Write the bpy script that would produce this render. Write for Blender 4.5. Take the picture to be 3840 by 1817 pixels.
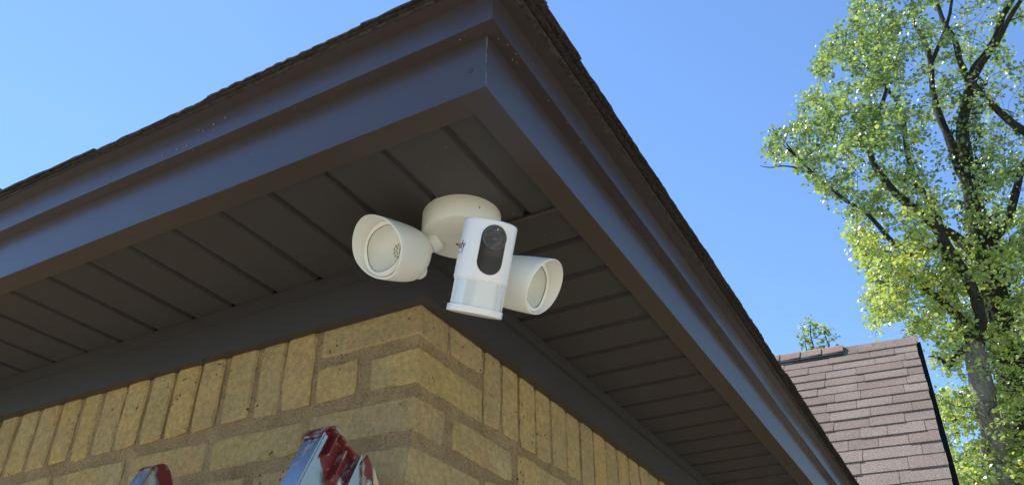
import bpy, bmesh, math, random
from math import sin, cos, pi, radians, sqrt, atan2, hypot
from mathutils import Vector, Matrix, noise as mnoise

for o in list(bpy.data.objects): bpy.data.objects.remove(o)
scene = bpy.context.scene
col = scene.collection
S = 0.703          # metres per survey unit of the eave (unit = camera to soffit height)
CZ = 1.74          # camera height above ground
random.seed(7)

# ---------------------------------------------------------------- camera
W, H_ = 3840, 1817
FPX = 2040 * 3840 / 2576
YAW = atan2(1340, 2427.0); PITCH = atan2(1314.5, 2040)
cam = bpy.data.cameras.new('camera'); camo = bpy.data.objects.new('camera', cam); col.objects.link(camo)
cam.sensor_width = 36; cam.lens = 36 * FPX / W; cam.clip_start = 0.02; cam.clip_end = 2000
camo.location = (0, 0, CZ)
camo.rotation_euler = (pi/2 + PITCH, 0, YAW)
scene.camera = camo
FH = Vector((-sin(YAW), cos(YAW), 0)); RT = Vector((cos(YAW), sin(YAW), 0)); UPV = Vector((0, 0, 1))
FW = FH*cos(PITCH) + UPV*sin(PITCH); CU = -FH*sin(PITCH) + UPV*cos(PITCH)
CAM = Vector((0, 0, CZ))
def ray(x, y): return FW + RT*((x - W/2)/FPX) + CU*((H_/2 - y)/FPX)
def at_dist(x, y, d):            # survey helper: a point d metres away, horizontally
    r = ray(x, y); return CAM + r*(d/hypot(r.x, r.y))

# ---------------------------------------------------------------- light
SUN = Vector((-.525, .185, .831)).normalized()
w = bpy.data.worlds.new('World'); scene.world = w; w.use_nodes = True
nt = w.node_tree; bg = nt.nodes['Background']
sky = nt.nodes.new('ShaderNodeTexSky'); sky.sky_type = 'NISHITA'; sky.sun_disc = False
sky.sun_elevation = math.asin(SUN.z); sky.sun_rotation = atan2(SUN.x, SUN.y)
sky.altitude = 0; sky.air_density = 1.1; sky.dust_density = 0.02; sky.ozone_density = 8
nt.links.new(sky.outputs[0], bg.inputs[0]); bg.inputs[1].default_value = 0.15
sl = bpy.data.lights.new('sun', 'SUN'); so = bpy.data.objects.new('sun', sl); col.objects.link(so)
sl.energy = 4.4; sl.angle = radians(0.53); sl.color = (1, .95, .87)
so.rotation_euler = SUN.to_track_quat('Z', 'Y').to_euler()
so.location = SUN*30
vs = scene.view_settings; vs.view_transform = 'Standard'; vs.look = 'None'; vs.exposure = 0.62; vs.gamma = 1
scene.render.engine = 'CYCLES'
scene.cycles.max_bounces = 8; scene.cycles.diffuse_bounces = 4
scene.cycles.transparent_max_bounces = 12
scene.cycles.sample_clamp_indirect = 6
scene.cycles.filter_width = 1.5

# ---------------------------------------------------------------- materials
def mat(name, color=(.5,.5,.5), rough=.5, metal=0, spec=.5):
    m = bpy.data.materials.new(name); m.use_nodes = True
    b = m.node_tree.nodes['Principled BSDF']
    b.inputs['Base Color'].default_value = (*color, 1); b.inputs['Roughness'].default_value = rough
    b.inputs['Metallic'].default_value = metal; b.inputs['Specular IOR Level'].default_value = spec
    return m, m.node_tree, b
def N(t, typ, **kw):
    n = t.nodes.new(typ)
    for k, v in kw.items():
        if k in n.inputs: n.inputs[k].default_value = v
        else: setattr(n, k, v)
    return n
def ramp(t, fac, stops, interp='LINEAR'):
    r = t.nodes.new('ShaderNodeValToRGB'); r.color_ramp.interpolation = interp
    e = r.color_ramp.elements
    while len(e) < len(stops): e.new(0.5)
    for i, (p, c) in enumerate(stops):
        e[i].position = p; e[i].color = (*c, 1) if len(c) == 3 else c
    t.links.new(fac, r.inputs[0]); return r
def tex(t, scale, detail=4, rough=.6, coord='Object', typ='ShaderNodeTexNoise', mapscale=None, **kw):
    tc = t.nodes.new('ShaderNodeTexCoord'); n = t.nodes.new(typ)
    n.inputs['Scale'].default_value = scale
    if typ == 'ShaderNodeTexNoise': n.inputs['Detail'].default_value = detail; n.inputs['Roughness'].default_value = rough
    src = tc.outputs[coord]
    if mapscale:
        mp = t.nodes.new('ShaderNodeMapping'); mp.inputs['Scale'].default_value = mapscale
        t.links.new(src, mp.inputs[0]); src = mp.outputs[0]
    t.links.new(src, n.inputs['Vector'])
    for k, v in kw.items(): setattr(n, k, v)
    return n
def mixc(t, fac, a, b, blend='MIX'):
    m = t.nodes.new('ShaderNodeMix'); m.data_type = 'RGBA'; m.blend_type = blend
    for i, v in ((0, fac), (6, a), (7, b)):
        if hasattr(v, 'is_linked') or hasattr(v, 'links'): t.links.new(v, m.inputs[i])
        elif isinstance(v, (int, float)): m.inputs[i].default_value = v
        else: m.inputs[i].default_value = (*v, 1)
    return m.outputs[2]
def bump(t, b, h, strength=.3, dist=.01, prev=None):
    n = t.nodes.new('ShaderNodeBump'); n.inputs['Strength'].default_value = strength; n.inputs['Distance'].default_value = dist
    t.links.new(h, n.inputs['Height'])
    if prev: t.links.new(prev, n.inputs['Normal'])
    t.links.new(n.outputs[0], b.inputs['Normal']); return n.outputs[0]
L = lambda t, a, b: t.links.new(a, b)

def metal_mat(name, base, rough, coat=.0, specks=True):
    m, t, b = mat(name, base, rough)
    big = tex(t, 3.0, 5, .65, 'Object')
    c = mixc(t, big.outputs[0], tuple(x*.82 for x in base), tuple(x*1.2 for x in base))
    sm = tex(t, 60, 5, .7)
    r1 = ramp(t, sm.outputs[0], [(.62, (0,0,0)), (.80, (1,1,1))])
    c = mixc(t, r1.outputs[0], c, tuple(x*1.35+.004 for x in base))
    if specks:
        v = tex(t, 38, typ='ShaderNodeTexVoronoi'); v.inputs['Randomness'].default_value = 1
        r2 = ramp(t, v.outputs['Distance'], [(.035, (1,1,1)), (.06, (0,0,0))])
        msk = tex(t, 5, 2, .5); r3 = ramp(t, msk.outputs[0], [(.60, (0,0,0)), (.66, (.6,.6,.6))])
        f = N(t, 'ShaderNodeMath', operation='MULTIPLY'); L(t, r2.outputs[0], f.inputs[0]); L(t, r3.outputs[0], f.inputs[1])
        c = mixc(t, f.outputs[0], c, (.30, .27, .22))
    L(t, c, b.inputs['Base Color'])
    rr = N(t, 'ShaderNodeMapRange'); rr.inputs[3].default_value = rough*.85; rr.inputs[4].default_value = rough*1.2
    L(t, big.outputs[0], rr.inputs[0]); L(t, rr.outputs[0], b.inputs['Roughness'])
    b.inputs['Coat Weight'].default_value = coat; b.inputs['Coat Roughness'].default_value = rough*.8
    b.inputs['Specular IOR Level'].default_value = .7 if coat else .5
    nz = tex(t, 900, 2, .5); wv = tex(t, 7, 2, .5)
    p = bump(t, b, wv.outputs[0], .12, .01); bump(t, b, nz.outputs[0], .10, .0004, p)
    return m
M_trim = metal_mat('brown_aluminium_trim', (.048, .034, .031), .35, .28)
M_rake = mat('shaded_rake', (.012,.010,.009), .8, spec=.1)[0]  # dark brown board taken near black, its shade put into the colour
M_soffit = metal_mat('brown_soffit', (.044, .039, .038), .45)
M_frieze = metal_mat('brown_frieze', (.041, .037, .038), .42)

def brick_material():
    m, t, b = mat('tan_brick', (.4,.3,.15), .9, spec=.25)
    oi = N(t, 'ShaderNodeObjectInfo')
    tc = t.nodes.new('ShaderNodeTexCoord')
    geo = t.nodes.new('ShaderNodeNewGeometry')
    def n(scale, det=5, ro=.6, typ='ShaderNodeTexNoise'):
        x = t.nodes.new(typ); x.inputs['Scale'].default_value = scale
        if typ == 'ShaderNodeTexNoise': x.inputs['Detail'].default_value = det; x.inputs['Roughness'].default_value = ro
        L(t, geo.outputs['Position'], x.inputs['Vector']); return x
    base = ramp(t, oi.outputs['Random'], [(0, (.42,.30,.122)), (.22, (.46,.318,.115)), (.45, (.37,.27,.125)), (.68, (.475,.315,.117)), (.85, (.43,.295,.135)), (1, (.34,.255,.125))])
    c = base.outputs[0]
    a = n(9, 4, .55); r = ramp(t, a.outputs[0], [(.40, (0,0,0)), (.66, (.8,.8,.8))])
    c = mixc(t, r.outputs[0], c, (.34,.26,.135))          # greyer patches
    a = n(17, 5, .6); r = ramp(t, a.outputs[0], [(.52, (0,0,0)), (.74, (.75,.75,.75))])
    c = mixc(t, r.outputs[0], c, (.46,.265,.115))           # orange burn
    a = n(6.3, 3, .5); r = ramp(t, a.outputs[0], [(.56, (0,0,0)), (.72, (.6,.6,.6))])
    c = mixc(t, r.outputs[0], c, (.43,.345,.17))           # pale buff
    a = n(120, 4, .7); r = ramp(t, a.outputs[0], [(.3, (.72,.72,.72)), (.7, (1.2,1.2,1.2))])
    c = mixc(t, 1.0, c, r.outputs[0], 'MULTIPLY')
    v = n(95, typ='ShaderNodeTexVoronoi'); k = n(21, 3, .5)
    r1 = ramp(t, v.outputs['Distance'], [(.13, (1,1,1)), (.24, (0,0,0))]); r2 = ramp(t, k.outputs[0], [(.58, (0,0,0)), (.66, (1,1,1))])
    f = N(t, 'ShaderNodeMath', operation='MULTIPLY'); L(t, r1.outputs[0], f.inputs[0]); L(t, r2.outputs[0], f.inputs[1])
    c = mixc(t, f.outputs[0], c, (.07,.05,.03))           # small pits
    a = n(5.1, 6, .72); r = ramp(t, a.outputs[0], [(.655, (0,0,0)), (.70, (.7,.7,.7))])
    c = mixc(t, r.outputs[0], c, (.13,.11,.075))          # dark weather stains
    L(t, c, b.inputs['Base Color'])
    h1 = n(11, 7, .60); p = bump(t, b, h1.outputs[0], .6, .022)
    h2 = n(170, 5, .7); p = bump(t, b, h2.outputs[0], .35, .003, p)
    # dragged folds in the handmade clay
    wv = t.nodes.new('ShaderNodeTexWave'); wv.inputs['Scale'].default_value = 9; wv.inputs['Distortion'].default_value = 9; wv.inputs['Detail'].default_value = 3; wv.inputs['Detail Scale'].default_value = 2.2
    L(t, geo.outputs['Position'], wv.inputs['Vector']); r = ramp(t, wv.outputs[0], [(.78, (0,0,0)), (1, (1,1,1))])
    p = bump(t, b, r.outputs[0], .22, .006, p)
    inv = N(t, 'ShaderNodeMath', operation='MULTIPLY'); inv.inputs[1].default_value = -1; L(t, f.outputs[0], inv.inputs[0])
    bump(t, b, inv.outputs[0], .8, .004, p)
    return m
M_brick = brick_material()
def mortar_material():
    m, t, b = mat('mortar', (.25,.19,.11), .95, spec=.2)
    a = tex(t, 14, 6, .65); c = ramp(t, a.outputs[0], [(.3, (.24,.165,.085)), (.52, (.33,.23,.12)), (.75, (.40,.29,.155))]).outputs[0]
    s = tex(t, 260, 3, .6); r = ramp(t, s.outputs[0], [(.30, (.55,.55,.55)), (.46, (1,1,1)), (.72, (1.2,1.2,1.2))])
    c = mixc(t, 1.0, c, r.outputs[0], 'MULTIPLY'); L(t, c, b.inputs['Base Color'])
    h1 = tex(t, 30, 6, .7); p = bump(t, b, h1.outputs[0], .9, .012)
    h2 = tex(t, 220, 4, .7); bump(t, b, h2.outputs[0], .8, .004, p); return m
M_mortar = mortar_material()
def shingle_material(name, a, bb, cc, moss=False):
    m, t, b = mat(name, a, .92, spec=.25)
    oi = N(t, 'ShaderNodeObjectInfo')
    c = ramp(t, oi.outputs['Random'], [(0, a), (.45, bb), (1, cc)]).outputs[0]
    g = t.nodes.new('ShaderNodeNewGeometry')
    s = t.nodes.new('ShaderNodeTexNoise'); s.inputs['Scale'].default_value = 170; s.inputs['Detail'].default_value = 3; L(t, g.outputs['Position'], s.inputs['Vector'])
    r = ramp(t, s.outputs[0], [(.30, (.45,.45,.45)), (.5, (1,1,1)), (.72, (1.6,1.6,1.6))])
    c = mixc(t, 1.0, c, r.outputs[0], 'MULTIPLY')
    s2 = t.nodes.new('ShaderNodeTexNoise'); s2.inputs['Scale'].default_value = 3.5; s2.inputs['Detail'].default_value = 5; L(t, g.outputs['Position'], s2.inputs['Vector'])
    r = ramp(t, s2.outputs[0], [(.3, (.84,.85,.86)), (.7, (1.12,1.1,1.08))]); c = mixc(t, 1.0, c, r.outputs[0], 'MULTIPLY')
    if moss:
        s3 = t.nodes.new('ShaderNodeTexNoise'); s3.inputs['Scale'].default_value = 11; s3.inputs['Detail'].default_value = 5; L(t, g.outputs['Position'], s3.inputs['Vector'])
        r = ramp(t, s3.outputs[0], [(.60, (0,0,0)), (.74, (.6,.6,.6))]); c = mixc(t, r.outputs[0], c, (.06,.06,.025))
    L(t, c, b.inputs['Base Color'])
    bump(t, b, s.outputs[0], .7, .004); return m
M_shingle = shingle_material('brown_shingle', (.235,.172,.132), (.262,.198,.156), (.285,.226,.182))
M_cap = shingle_material('ridge_cap_shingle', (.33,.21,.160), (.30,.20,.155), (.28,.20,.16))
M_eave_sh = shingle_material('weathered_shingle', (.075,.058,.046), (.085,.066,.054), (.06,.05,.042), moss=True)

def plastic(name, c, rough=.42, coat=0):
    m, t, b = mat(name, c, rough)
    a = tex(t, 9, 3, .5); k = mixc(t, a.outputs[0], tuple(x*.96 for x in c), tuple(min(x*1.03, .9) for x in c)); L(t, k, b.inputs['Base Color'])
    s = tex(t, 1400, 2, .5); bump(t, b, s.outputs[0], .06, .0002)
    b.inputs['Subsurface Weight'].default_value = 0
    b.inputs['Coat Weight'].default_value = coat; b.inputs['Coat Roughness'].default_value = .1
    return m
M_white = plastic('bounce_warm_plastic', (.82,.79,.705))  # white plastic with the warm ground bounce put into its colour
M_headw = plastic('white_plastic', (.82,.80,.78), .30, .15)
M_inner = plastic('inner_white_plastic', (.82,.79,.69), .35)
M_black = plastic('black_plastic', (.018,.018,.019), .22)
M_dark = plastic('dark_hole', (.006,.006,.006), .6)
M_grille = plastic('black_grille', (.014,.014,.015), .5)
M_ring = plastic('lens_ring', (.11,.11,.115), .22)
M_led = plastic('phosphor_yellow', (.80,.68,.30), .4)
M_ledb = plastic('led_board', (.72,.72,.70), .5)
M_ink = plastic('grey_ink', (.10,.10,.11), .5)
mg, t, b = mat('lens_glass', (.02,.02,.025), .04, spec=.8); M_lens = mg
mg, t, b = mat('clear_cover', (1,1,1), .02)
t.nodes.remove(b); tr = N(t, 'ShaderNodeBsdfTransparent'); tr.inputs[0].default_value = (.95,.96,.96,1); gl = N(t, 'ShaderNodeBsdfGlossy'); gl.inputs['Roughness'].default_value = .05
mx = N(t, 'ShaderNodeMixShader'); mx.inputs[0].default_value = .035
L(t, tr.outputs[0], mx.inputs[1]); L(t, gl.outputs[0], mx.inputs[2]); L(t, mx.outputs[0], t.nodes['Material Output'].inputs[0])
M_clear = mg
mg, t, b = mat('sensor_lens', (.66,.675,.67), .12, spec=.6); b.inputs['Coat Weight'].default_value = 1; b.inputs['Coat Roughness'].default_value = .03; b.inputs['Subsurface Weight'].default_value = 0; M_pir = mg

def worn(name, c, c2, rough, metal, scale=25, th=(.5,.6)):
    m, t, b = mat(name, c, rough, metal)
    a = tex(t, scale, 6, .7); r = ramp(t, a.outputs[0], [(th[0], (0,0,0)), (th[1], (1,1,1))])
    k = mixc(t, r.outputs[0], c, c2)
    g = tex(t, 180, 3, .6); r2 = ramp(t, g.outputs[0], [(.25, (.5,.5,.5)), (.36, (1,1,1)), (1, (1.05,1.05,1.05))])
    k = mixc(t, 1.0, k, r2.outputs[0], 'MULTIPLY'); L(t, k, b.inputs['Base Color'])
    i = N(t, 'ShaderNodeMath', operation='SUBTRACT'); i.inputs[0].default_value = 1; L(t, r.outputs[0], i.inputs[1])
    mm = N(t, 'ShaderNodeMath', operation='MULTIPLY'); mm.inputs[1].default_value = metal; L(t, i.outputs[0], mm.inputs[0]); L(t, mm.outputs[0], b.inputs['Metallic'])
    bump(t, b, a.outputs[0], .25, .001); return m
M_alu = worn('scuffed_aluminium', (.52,.54,.57), (.42,.42,.39), .30, 1.0, 22, (.60,.72))
M_web = worn('stained_web', (.20,.20,.18), (.46,.47,.43), .5, .25, 26, (.50,.62))
M_red = worn('red_cap_plastic', (.17,.022,.020), (.30,.25,.22), .5, 0, 36, (.53,.60))
M_cream = worn('cream_cap', (.58,.48,.30), (.3,.25,.17), .5, 0, 20, (.6,.7))
M_rivet = worn('rivet_metal', (.5,.5,.48), (.2,.17,.14), .4, .8, 60)

def bark(name, c1, c2, c3):
    m, t, b = mat(name, c1, .95, spec=.15)
    a = tex(t, 5, 6, .7, mapscale=(3, 3, .5)); c = ramp(t, a.outputs[0], [(.3, c1), (.5, c2), (.72, c3)]).outputs[0]; L(t, c, b.inputs['Base Color'])
    wv = tex(t, 11, 5, .7, mapscale=(3, 3, .35)); bump(t, b, wv.outputs[0], 1, .06); return m
M_bark = bark('grey_brown_bark', (.16,.13,.105), (.32,.27,.225), (.46,.41,.36))  # pale bark, lightened further to paint sunlight on the trunk
M_barkd = bark('dark_bark', (.03,.025,.02), (.065,.055,.042), (.13,.11,.085))
def leaf_mat(name, dark, mid, yel, tr):
    m, t, b = mat(name, mid, .42, spec=.8); b.inputs['Coat Weight'].default_value = .3; b.inputs['Coat Roughness'].default_value = .35
    at = N(t, 'ShaderNodeAttribute', attribute_name='tone')
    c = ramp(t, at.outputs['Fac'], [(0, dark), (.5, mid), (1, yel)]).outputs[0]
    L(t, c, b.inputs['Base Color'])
    ts = N(t, 'ShaderNodeBsdfTranslucent'); hs = mixc(t, 1.0, c, tr, 'MULTIPLY'); L(t, hs, ts.inputs[0])
    ad = N(t, 'ShaderNodeAddShader'); L(t, b.outputs[0], ad.inputs[0]); L(t, ts.outputs[0], ad.inputs[1])
    L(t, ad.outputs[0], t.nodes['Material Output'].inputs[0]); return m
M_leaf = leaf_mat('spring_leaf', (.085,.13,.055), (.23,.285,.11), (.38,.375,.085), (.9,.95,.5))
M_ivy = leaf_mat('ivy_leaf', (.018,.034,.012), (.03,.055,.018), (.07,.10,.03), (.6,.7,.4))

# ---------------------------------------------------------------- object helpers
def link(name, me, m=None, parent=None, smooth=False):
    o = bpy.data.objects.new(name, me); col.objects.link(o)
    if m is not None and not me.materials:
        me.materials.append(m)
    if smooth:
        for p in me.polygons: p.use_smooth = True
    if parent: o.parent = parent
    return o
def tag(o, label=None, cat=None, group=None, kind=None):
    for k, v in (('label', label), ('category', cat), ('group', group), ('kind', kind)):
        if v: o[k] = v
    return o
def empty(name, loc=(0,0,0), parent=None):
    o = bpy.data.objects.new(name, None); col.objects.link(o); o.location = loc; o.empty_display_size = .1
    if parent: o.parent = parent
    return o
def mesh(name, v, f, smooth=False):
    me = bpy.data.meshes.new(name); me.from_pydata([tuple(x) for x in v], [], f); me.update()
    if smooth:
        for p in me.polygons: p.use_smooth = True
    return me
def from_bm(name, bm, smooth=False):
    me = bpy.data.meshes.new(name); bmesh.ops.recalc_face_normals(bm, faces=bm.faces[:]); bm.to_mesh(me); bm.free()
    if smooth:
        for p in me.polygons: p.use_smooth = True
    return me
def box(bm, a, b):
    (x0,y0,z0), (x1,y1,z1) = a, b
    v = [bm.verts.new(p) for p in ((x0,y0,z0),(x1,y0,z0),(x1,y1,z0),(x0,y1,z0),(x0,y0,z1),(x1,y0,z1),(x1,y1,z1),(x0,y1,z1))]
    for f in ((0,3,2,1),(4,5,6,7),(0,1,5,4),(1,2,6,5),(2,3,7,6),(3,0,4,7)): bm.faces.new([v[i] for i in f])
    return v
def box_obj(name, a, b, m, parent=None, bev=0):
    bm = bmesh.new(); box(bm, a, b)
    if bev: bmesh.ops.bevel(bm, geom=bm.edges[:], offset=bev, segments=1, affect='EDGES')
    return link(name, from_bm(name, bm), m, parent)
def lathe(name, prof, n=48, caps=True):       # profile (r, z)
    v = []; f = []
    for r, z in prof:
        for i in range(n): v.append((r*cos(2*pi*i/n), r*sin(2*pi*i/n), z))
    for j in range(len(prof)-1):
        for i in range(n):
            a = j*n+i; b2 = j*n+(i+1) % n; f.append((a, b2, b2+n, a+n))
    if caps: f.append(tuple(reversed(range(n)))); f.append(tuple((len(prof)-1)*n+i for i in range(n)))
    me = mesh(name, v, f); bm = bmesh.new(); bm.from_mesh(me); bmesh.ops.recalc_face_normals(bm, faces=bm.faces[:]); bm.to_mesh(me); bm.free()
    return me
def smooth_angle(o, ang=35):
    me = o.data
    for p in me.polygons: p.use_smooth = True
    bm = bmesh.new(); bm.from_mesh(me)
    for e in bm.edges:
        if len(e.link_faces) == 2 and e.calc_face_angle(0) > radians(ang): e.smooth = False
    bm.to_mesh(me); bm.free(); return o
U = lambda x, y, z: Vector((x*S, y*S, CZ + z*S))

# survey numbers of the eave corner (survey units)
FX, FY = -.5463, .8943        # lower fascia corner
BX, BY = -.9659, 1.3225       # brick corner
LX, RY = -9.0, 5.35           # far ends of the two eaves

# ================================================================ GROUND
def ground_mat():
    m, t, b = mat('lawn', (.08,.11,.03), .95, spec=.2)
    a = tex(t, .6, 6, .65); c = ramp(t, a.outputs[0], [(.3, (.10,.115,.04)), (.5, (.13,.15,.05)), (.75, (.20,.17,.09))]).outputs[0]
    s = tex(t, 60, 3, .7); r = ramp(t, s.outputs[0], [(.3, (.55,.55,.55)), (.7, (1.3,1.3,1.3))]); c = mixc(t, 1.0, c, r.outputs[0], 'MULTIPLY'); L(t, c, b.inputs['Base Color'])
    bump(t, b, s.outputs[0], .8, .04); return m
def conc_mat():
    m, t, b = mat('concrete', (.42,.38,.31), .9, spec=.3)
    a = tex(t, 1.3, 6, .65); c = ramp(t, a.outputs[0], [(.3, (.53,.465,.35)), (.7, (.65,.58,.45))]).outputs[0]; L(t, c, b.inputs['Base Color'])
    s = tex(t, 120, 3, .7); bump(t, b, s.outputs[0], .4, .003); return m
g = link('ground', mesh('ground', [(-400,-400,0),(400,-400,0),(400,400,0),(-400,400,0)], [(0,1,2,3)]), ground_mat()); tag(g, kind='structure')
p = box_obj('driveway', (-9, -6, .004), (5, 0.80, .05), conc_mat()); tag(p, kind='structure')
p2 = box_obj('side_bounce_slab', (-.60, .80, .004), (14, 3.6, .05), conc_mat()); tag(p2, kind='structure')  # unseen paving, widened to bounce sunlight onto the right wall
p3 = box_obj('right_bounce_slab', (.4, 3.6, .004), (14, 12, .05), conc_mat()); tag(p3, kind='structure')  # unseen slab added for its bounce on the right wall
p4 = box_obj('front_bounce_slab', (5, -6, .004), (14, .80, .05), conc_mat()); tag(p4, kind='structure')  # more unseen concrete added as a bright bounce surface

# ================================================================ HOUSE
house = empty('brick_house', (BX*S, BY*S, 0))
tag(house, 'tan brick house corner under dark brown boxed eaves with a hip roof', 'house')
hinv = Vector((-BX*S, -BY*S, 0))
def hpart(name, me, m, parent=None, smooth=False):
    o = link(name, me, m, None, smooth)
    if parent is None or parent is house: o.parent = house; o.location = hinv
    else: o.parent = parent
    return o

# --- wall core (mortar), gridded near the corner for an uneven surface
wall = hpart('wall', None or bpy.data.meshes.new('wall'), M_mortar)
bm = bmesh.new()
REC = .0042
wx, wy = BX*S - REC, BY*S + REC
def sheet(o, du, dv, nu, nv, amp, nrm):
    vs_ = []
    for j in range(nv+1):
        row = []
        for i in range(nu+1):
            p = o + du*(i/nu) + dv*(j/nv)
            edge = i == 0
            d = 0 if edge else (mnoise.noise(p*28)*.6 + mnoise.noise(p*70)*.4)*amp
            row.append(bm.verts.new(p + nrm*d))
        vs_.append(row)
    for j in range(nv):
        for i in range(nu): bm.faces.new((vs_[j][i], vs_[j][i+1], vs_[j+1][i+1], vs_[j+1][i]))
zt = CZ + .98*S; zl = 1.75
sheet(Vector((wx, wy, zl)), Vector((-2.2, 0, 0)), Vector((0, 0, zt-zl)), 170, 50, .004, Vector((0,-1,0)))
sheet(Vector((wx, wy, zl)), Vector((0, 2.3, 0)), Vector((0, 0, zt-zl)), 180, 50, .004, Vector((1,0,0)))
me = wall.data; bm.to_mesh(me); bm.free(); me.materials.clear(); me.materials.append(M_mortar)
bm = bmesh.new()
box(bm, (LX*S+.3, wy+.012, 0), (wx-.012, 3.55, zt))            # solid body of the house
box(bm, (LX*S+.3, wy+.001, 0), (wx-2.2, wy+.0125, zt)); box(bm, (wx-.0125, wy+2.3, 0), (wx-.001, 3.55, zt))
box(bm, (wx-2.2, wy+.001, 0), (wx-.001, wy+.0125, zl)); box(bm, (wx-.0125, wy+.0135, 0), (wx-.001, wy+2.3, zl))
core = hpart('wall_core', from_bm('wall_core', bm), M_mortar, wall)

# --- bricks
brick_cache = {}
rb = random.Random(3)
def brick_mesh(l, h, d, var):
    key = (round(l, 3), round(h, 3), round(d, 3), var)
    if key in brick_cache: return brick_cache[key]
    bm = bmesh.new(); r = random.Random(hash(key) & 0xffff)
    # hand-cut outline: uneven arrises round the face, a small chamfer and a skirt into the joint
    j = .0019; cs = [(-l/2,-h/2),(l/2,-h/2),(l/2,h/2),(-l/2,h/2)]; cs = [(x+r.uniform(-j,j), z+r.uniform(-j,j)) for x, z in cs]
    ol = []
    for i in range(4):
        (xa, za), (xb, zb_) = cs[i], cs[(i+1) % 4]; n_ = max(2, int(hypot(xb-xa, zb_-za)/.022))
        for q in range(n_):
            t_ = (q + (.0 if q else .12))/n_; ol.append((xa+(xb-xa)*t_ + r.uniform(-1,1)*.0012, za+(zb_-za)*t_ + r.uniform(-1,1)*.0012))
    A = [bm.verts.new((x, d, z)) for x, z in ol]; B = [bm.verts.new((x, .0028+r.uniform(-.0008,.0012), z)) for x, z in ol]
    C = [bm.verts.new((x*(1-.0042/l*2), r.uniform(-.0006,.0006), z*(1-.0042/h*2))) for x, z in ol]
    m_ = len(ol)
    for i in range(m_):
        k_ = (i+1) % m_; bm.faces.new((A[i], A[k_], B[k_], B[i])); bm.faces.new((B[i], B[k_], C[k_], C[i]))
    ctr = [bm.verts.new((q*l*.25, r.uniform(-.0012,.0008), r.uniform(-.1,.1)*h)) for q in (0,)]
    for i in range(m_): bm.faces.new((C[i], C[(i+1) % m_], ctr[0]))
    brick_cache[key] = from_bm('brick', bm, False); brick_cache[key].materials.append(M_brick)
    return brick_cache[key]
bricks = []; extra = []
def put_brick(side, t0, t1, z0, z1, d=.09, proud=None):
    """a brick on the left (-X going) or right (+Y going) wall; survey units"""
    l = (t1-t0)*S; h = (z1-z0)*S; tc = (t0+t1)/2*S; zc = CZ + (z0+z1)/2*S
    if proud is None: proud = rb.uniform(-.0018, .0025)
    if side == 'L': loc = Vector((BX*S - tc, BY*S - proud, zc)); rz = 0
    else: loc = Vector((BX*S + proud, BY*S + tc, zc)); rz = pi/2
    bricks.append((loc, rz, l, h, d))
def corner(side, t1, t2, z0, z1):
    """corner brick: t1 long on `side`, t2 long on the other wall"""
    bricks.append(('corner', side, t1, t2, z0, z1))
CW = .809, .895
corner('L', .285, .121, .808, .896)
put_brick('R', .131, .281, .8135, .893)
corner('R', .280, .126, .6955, .7775)
put_brick('L', .1655, .2875, .7, .7835)
corner('L', .2855, .122, .588, .667); corner('R', .274, .1375, .478, .5595); corner('L', .2805, .121, .369, .450); corner('R', .279, .122, .2605, .342); corner('L', .283, .122, .15, .232)
# soldiers, left
sl_ = [(.303,.392),(.4025,.479),(.491,.588),(.602,.682),(.694,.775),(.789,.871),(.885,.968),(.980,.1065*10),(1.078,1.150)]
x = 1.1645
while x < 3.05: sl_.append((x, x + rb.uniform(.078,.084))); x += .0958
for a, b_ in sl_: put_brick('L', a, b_, .6955 + rb.uniform(-.002,.004), .895)
sr_ = [(.289,.3665),(.3835,.4600),(.4765,.5555),(.571,.652),(.668,.753),(.768,.850),(.864,.945)]
x = .9615
while x < 3.1: sr_.append((x, x + rb.uniform(.078,.084))); x += .0985
for a, b_ in sr_: put_brick('R', a, b_, .6915 + rb.uniform(-.002,.004), .895)
rows = [(.588, .667), (.478, .5595), (.369, .450), (.2605, .342), (.15, .232)]
for k, (z0, z1) in enumerate(rows):
    # left wall
    if k % 2 == 0: first, off = .2855, .0275
    else: first, off = .1375, .026
    x = first + off
    while x < (3.0 if k < 2 else 2.5):
        put_brick('L', x, x + .275 + rb.uniform(-.004,.005), z0 + rb.uniform(-.0015,.003), z1 + rb.uniform(-.002,.002)); x += .2985 + rb.uniform(-.003,.003)
    x = (.122 if k % 2 == 0 else .276) + .036 * (1 if k % 2 == 0 else .7)
    while x < (2.2 if k < 2 else 1.5):
        put_brick('R', x, x + .279 + rb.uniform(-.004,.004), z0 + rb.uniform(-.0015,.003), z1 + rb.uniform(-.002,.002)); x += .303 + rb.uniform(-.003,.003)
def corner_mesh(side, t1, t2, z0, z1):
    r = random.Random(int(z0*1000)); bm = bmesh.new()
    a, b_ = (t1, t2) if side == 'L' else (t2, t1)      # a along -X, b along +Y
    box(bm, (-a*S, 0, -(z1-z0)*S/2), (0, b_*S, (z1-z0)*S/2))
    for v in bm.verts: v.co += Vector((r.uniform(-.0025,.0015), r.uniform(-.0015,.0025), r.uniform(-.002,.002)))
    bmesh.ops.bevel(bm, geom=bm.edges[:], offset=.0035, segments=1, affect='EDGES')
    for v in bm.verts: v.co += Vector((r.uniform(-1,1), r.uniform(-1,1), r.uniform(-1,1)))*.0014
    return from_bm('brick', bm)
for b_ in bricks:
    if b_[0] == 'corner':
        me = corner_mesh(*b_[1:]); me.materials.append(M_brick)
        o = link('brick', me, None, wall); o.location = (BX*S, BY*S, CZ + (b_[4]+b_[5])/2*S)
    else:
        loc, rz, l, h, d = b_
        me = brick_mesh(round(l*200)/200 if 0 else round(l, 3), round(h, 3), d, rb.randint(0, 2))
        o = link('brick', me, None, wall); o.location = loc; o.rotation_euler = (rb.uniform(-.006,.006), rb.uniform(-.006,.006), rz + rb.uniform(-.006,.006))
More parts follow.
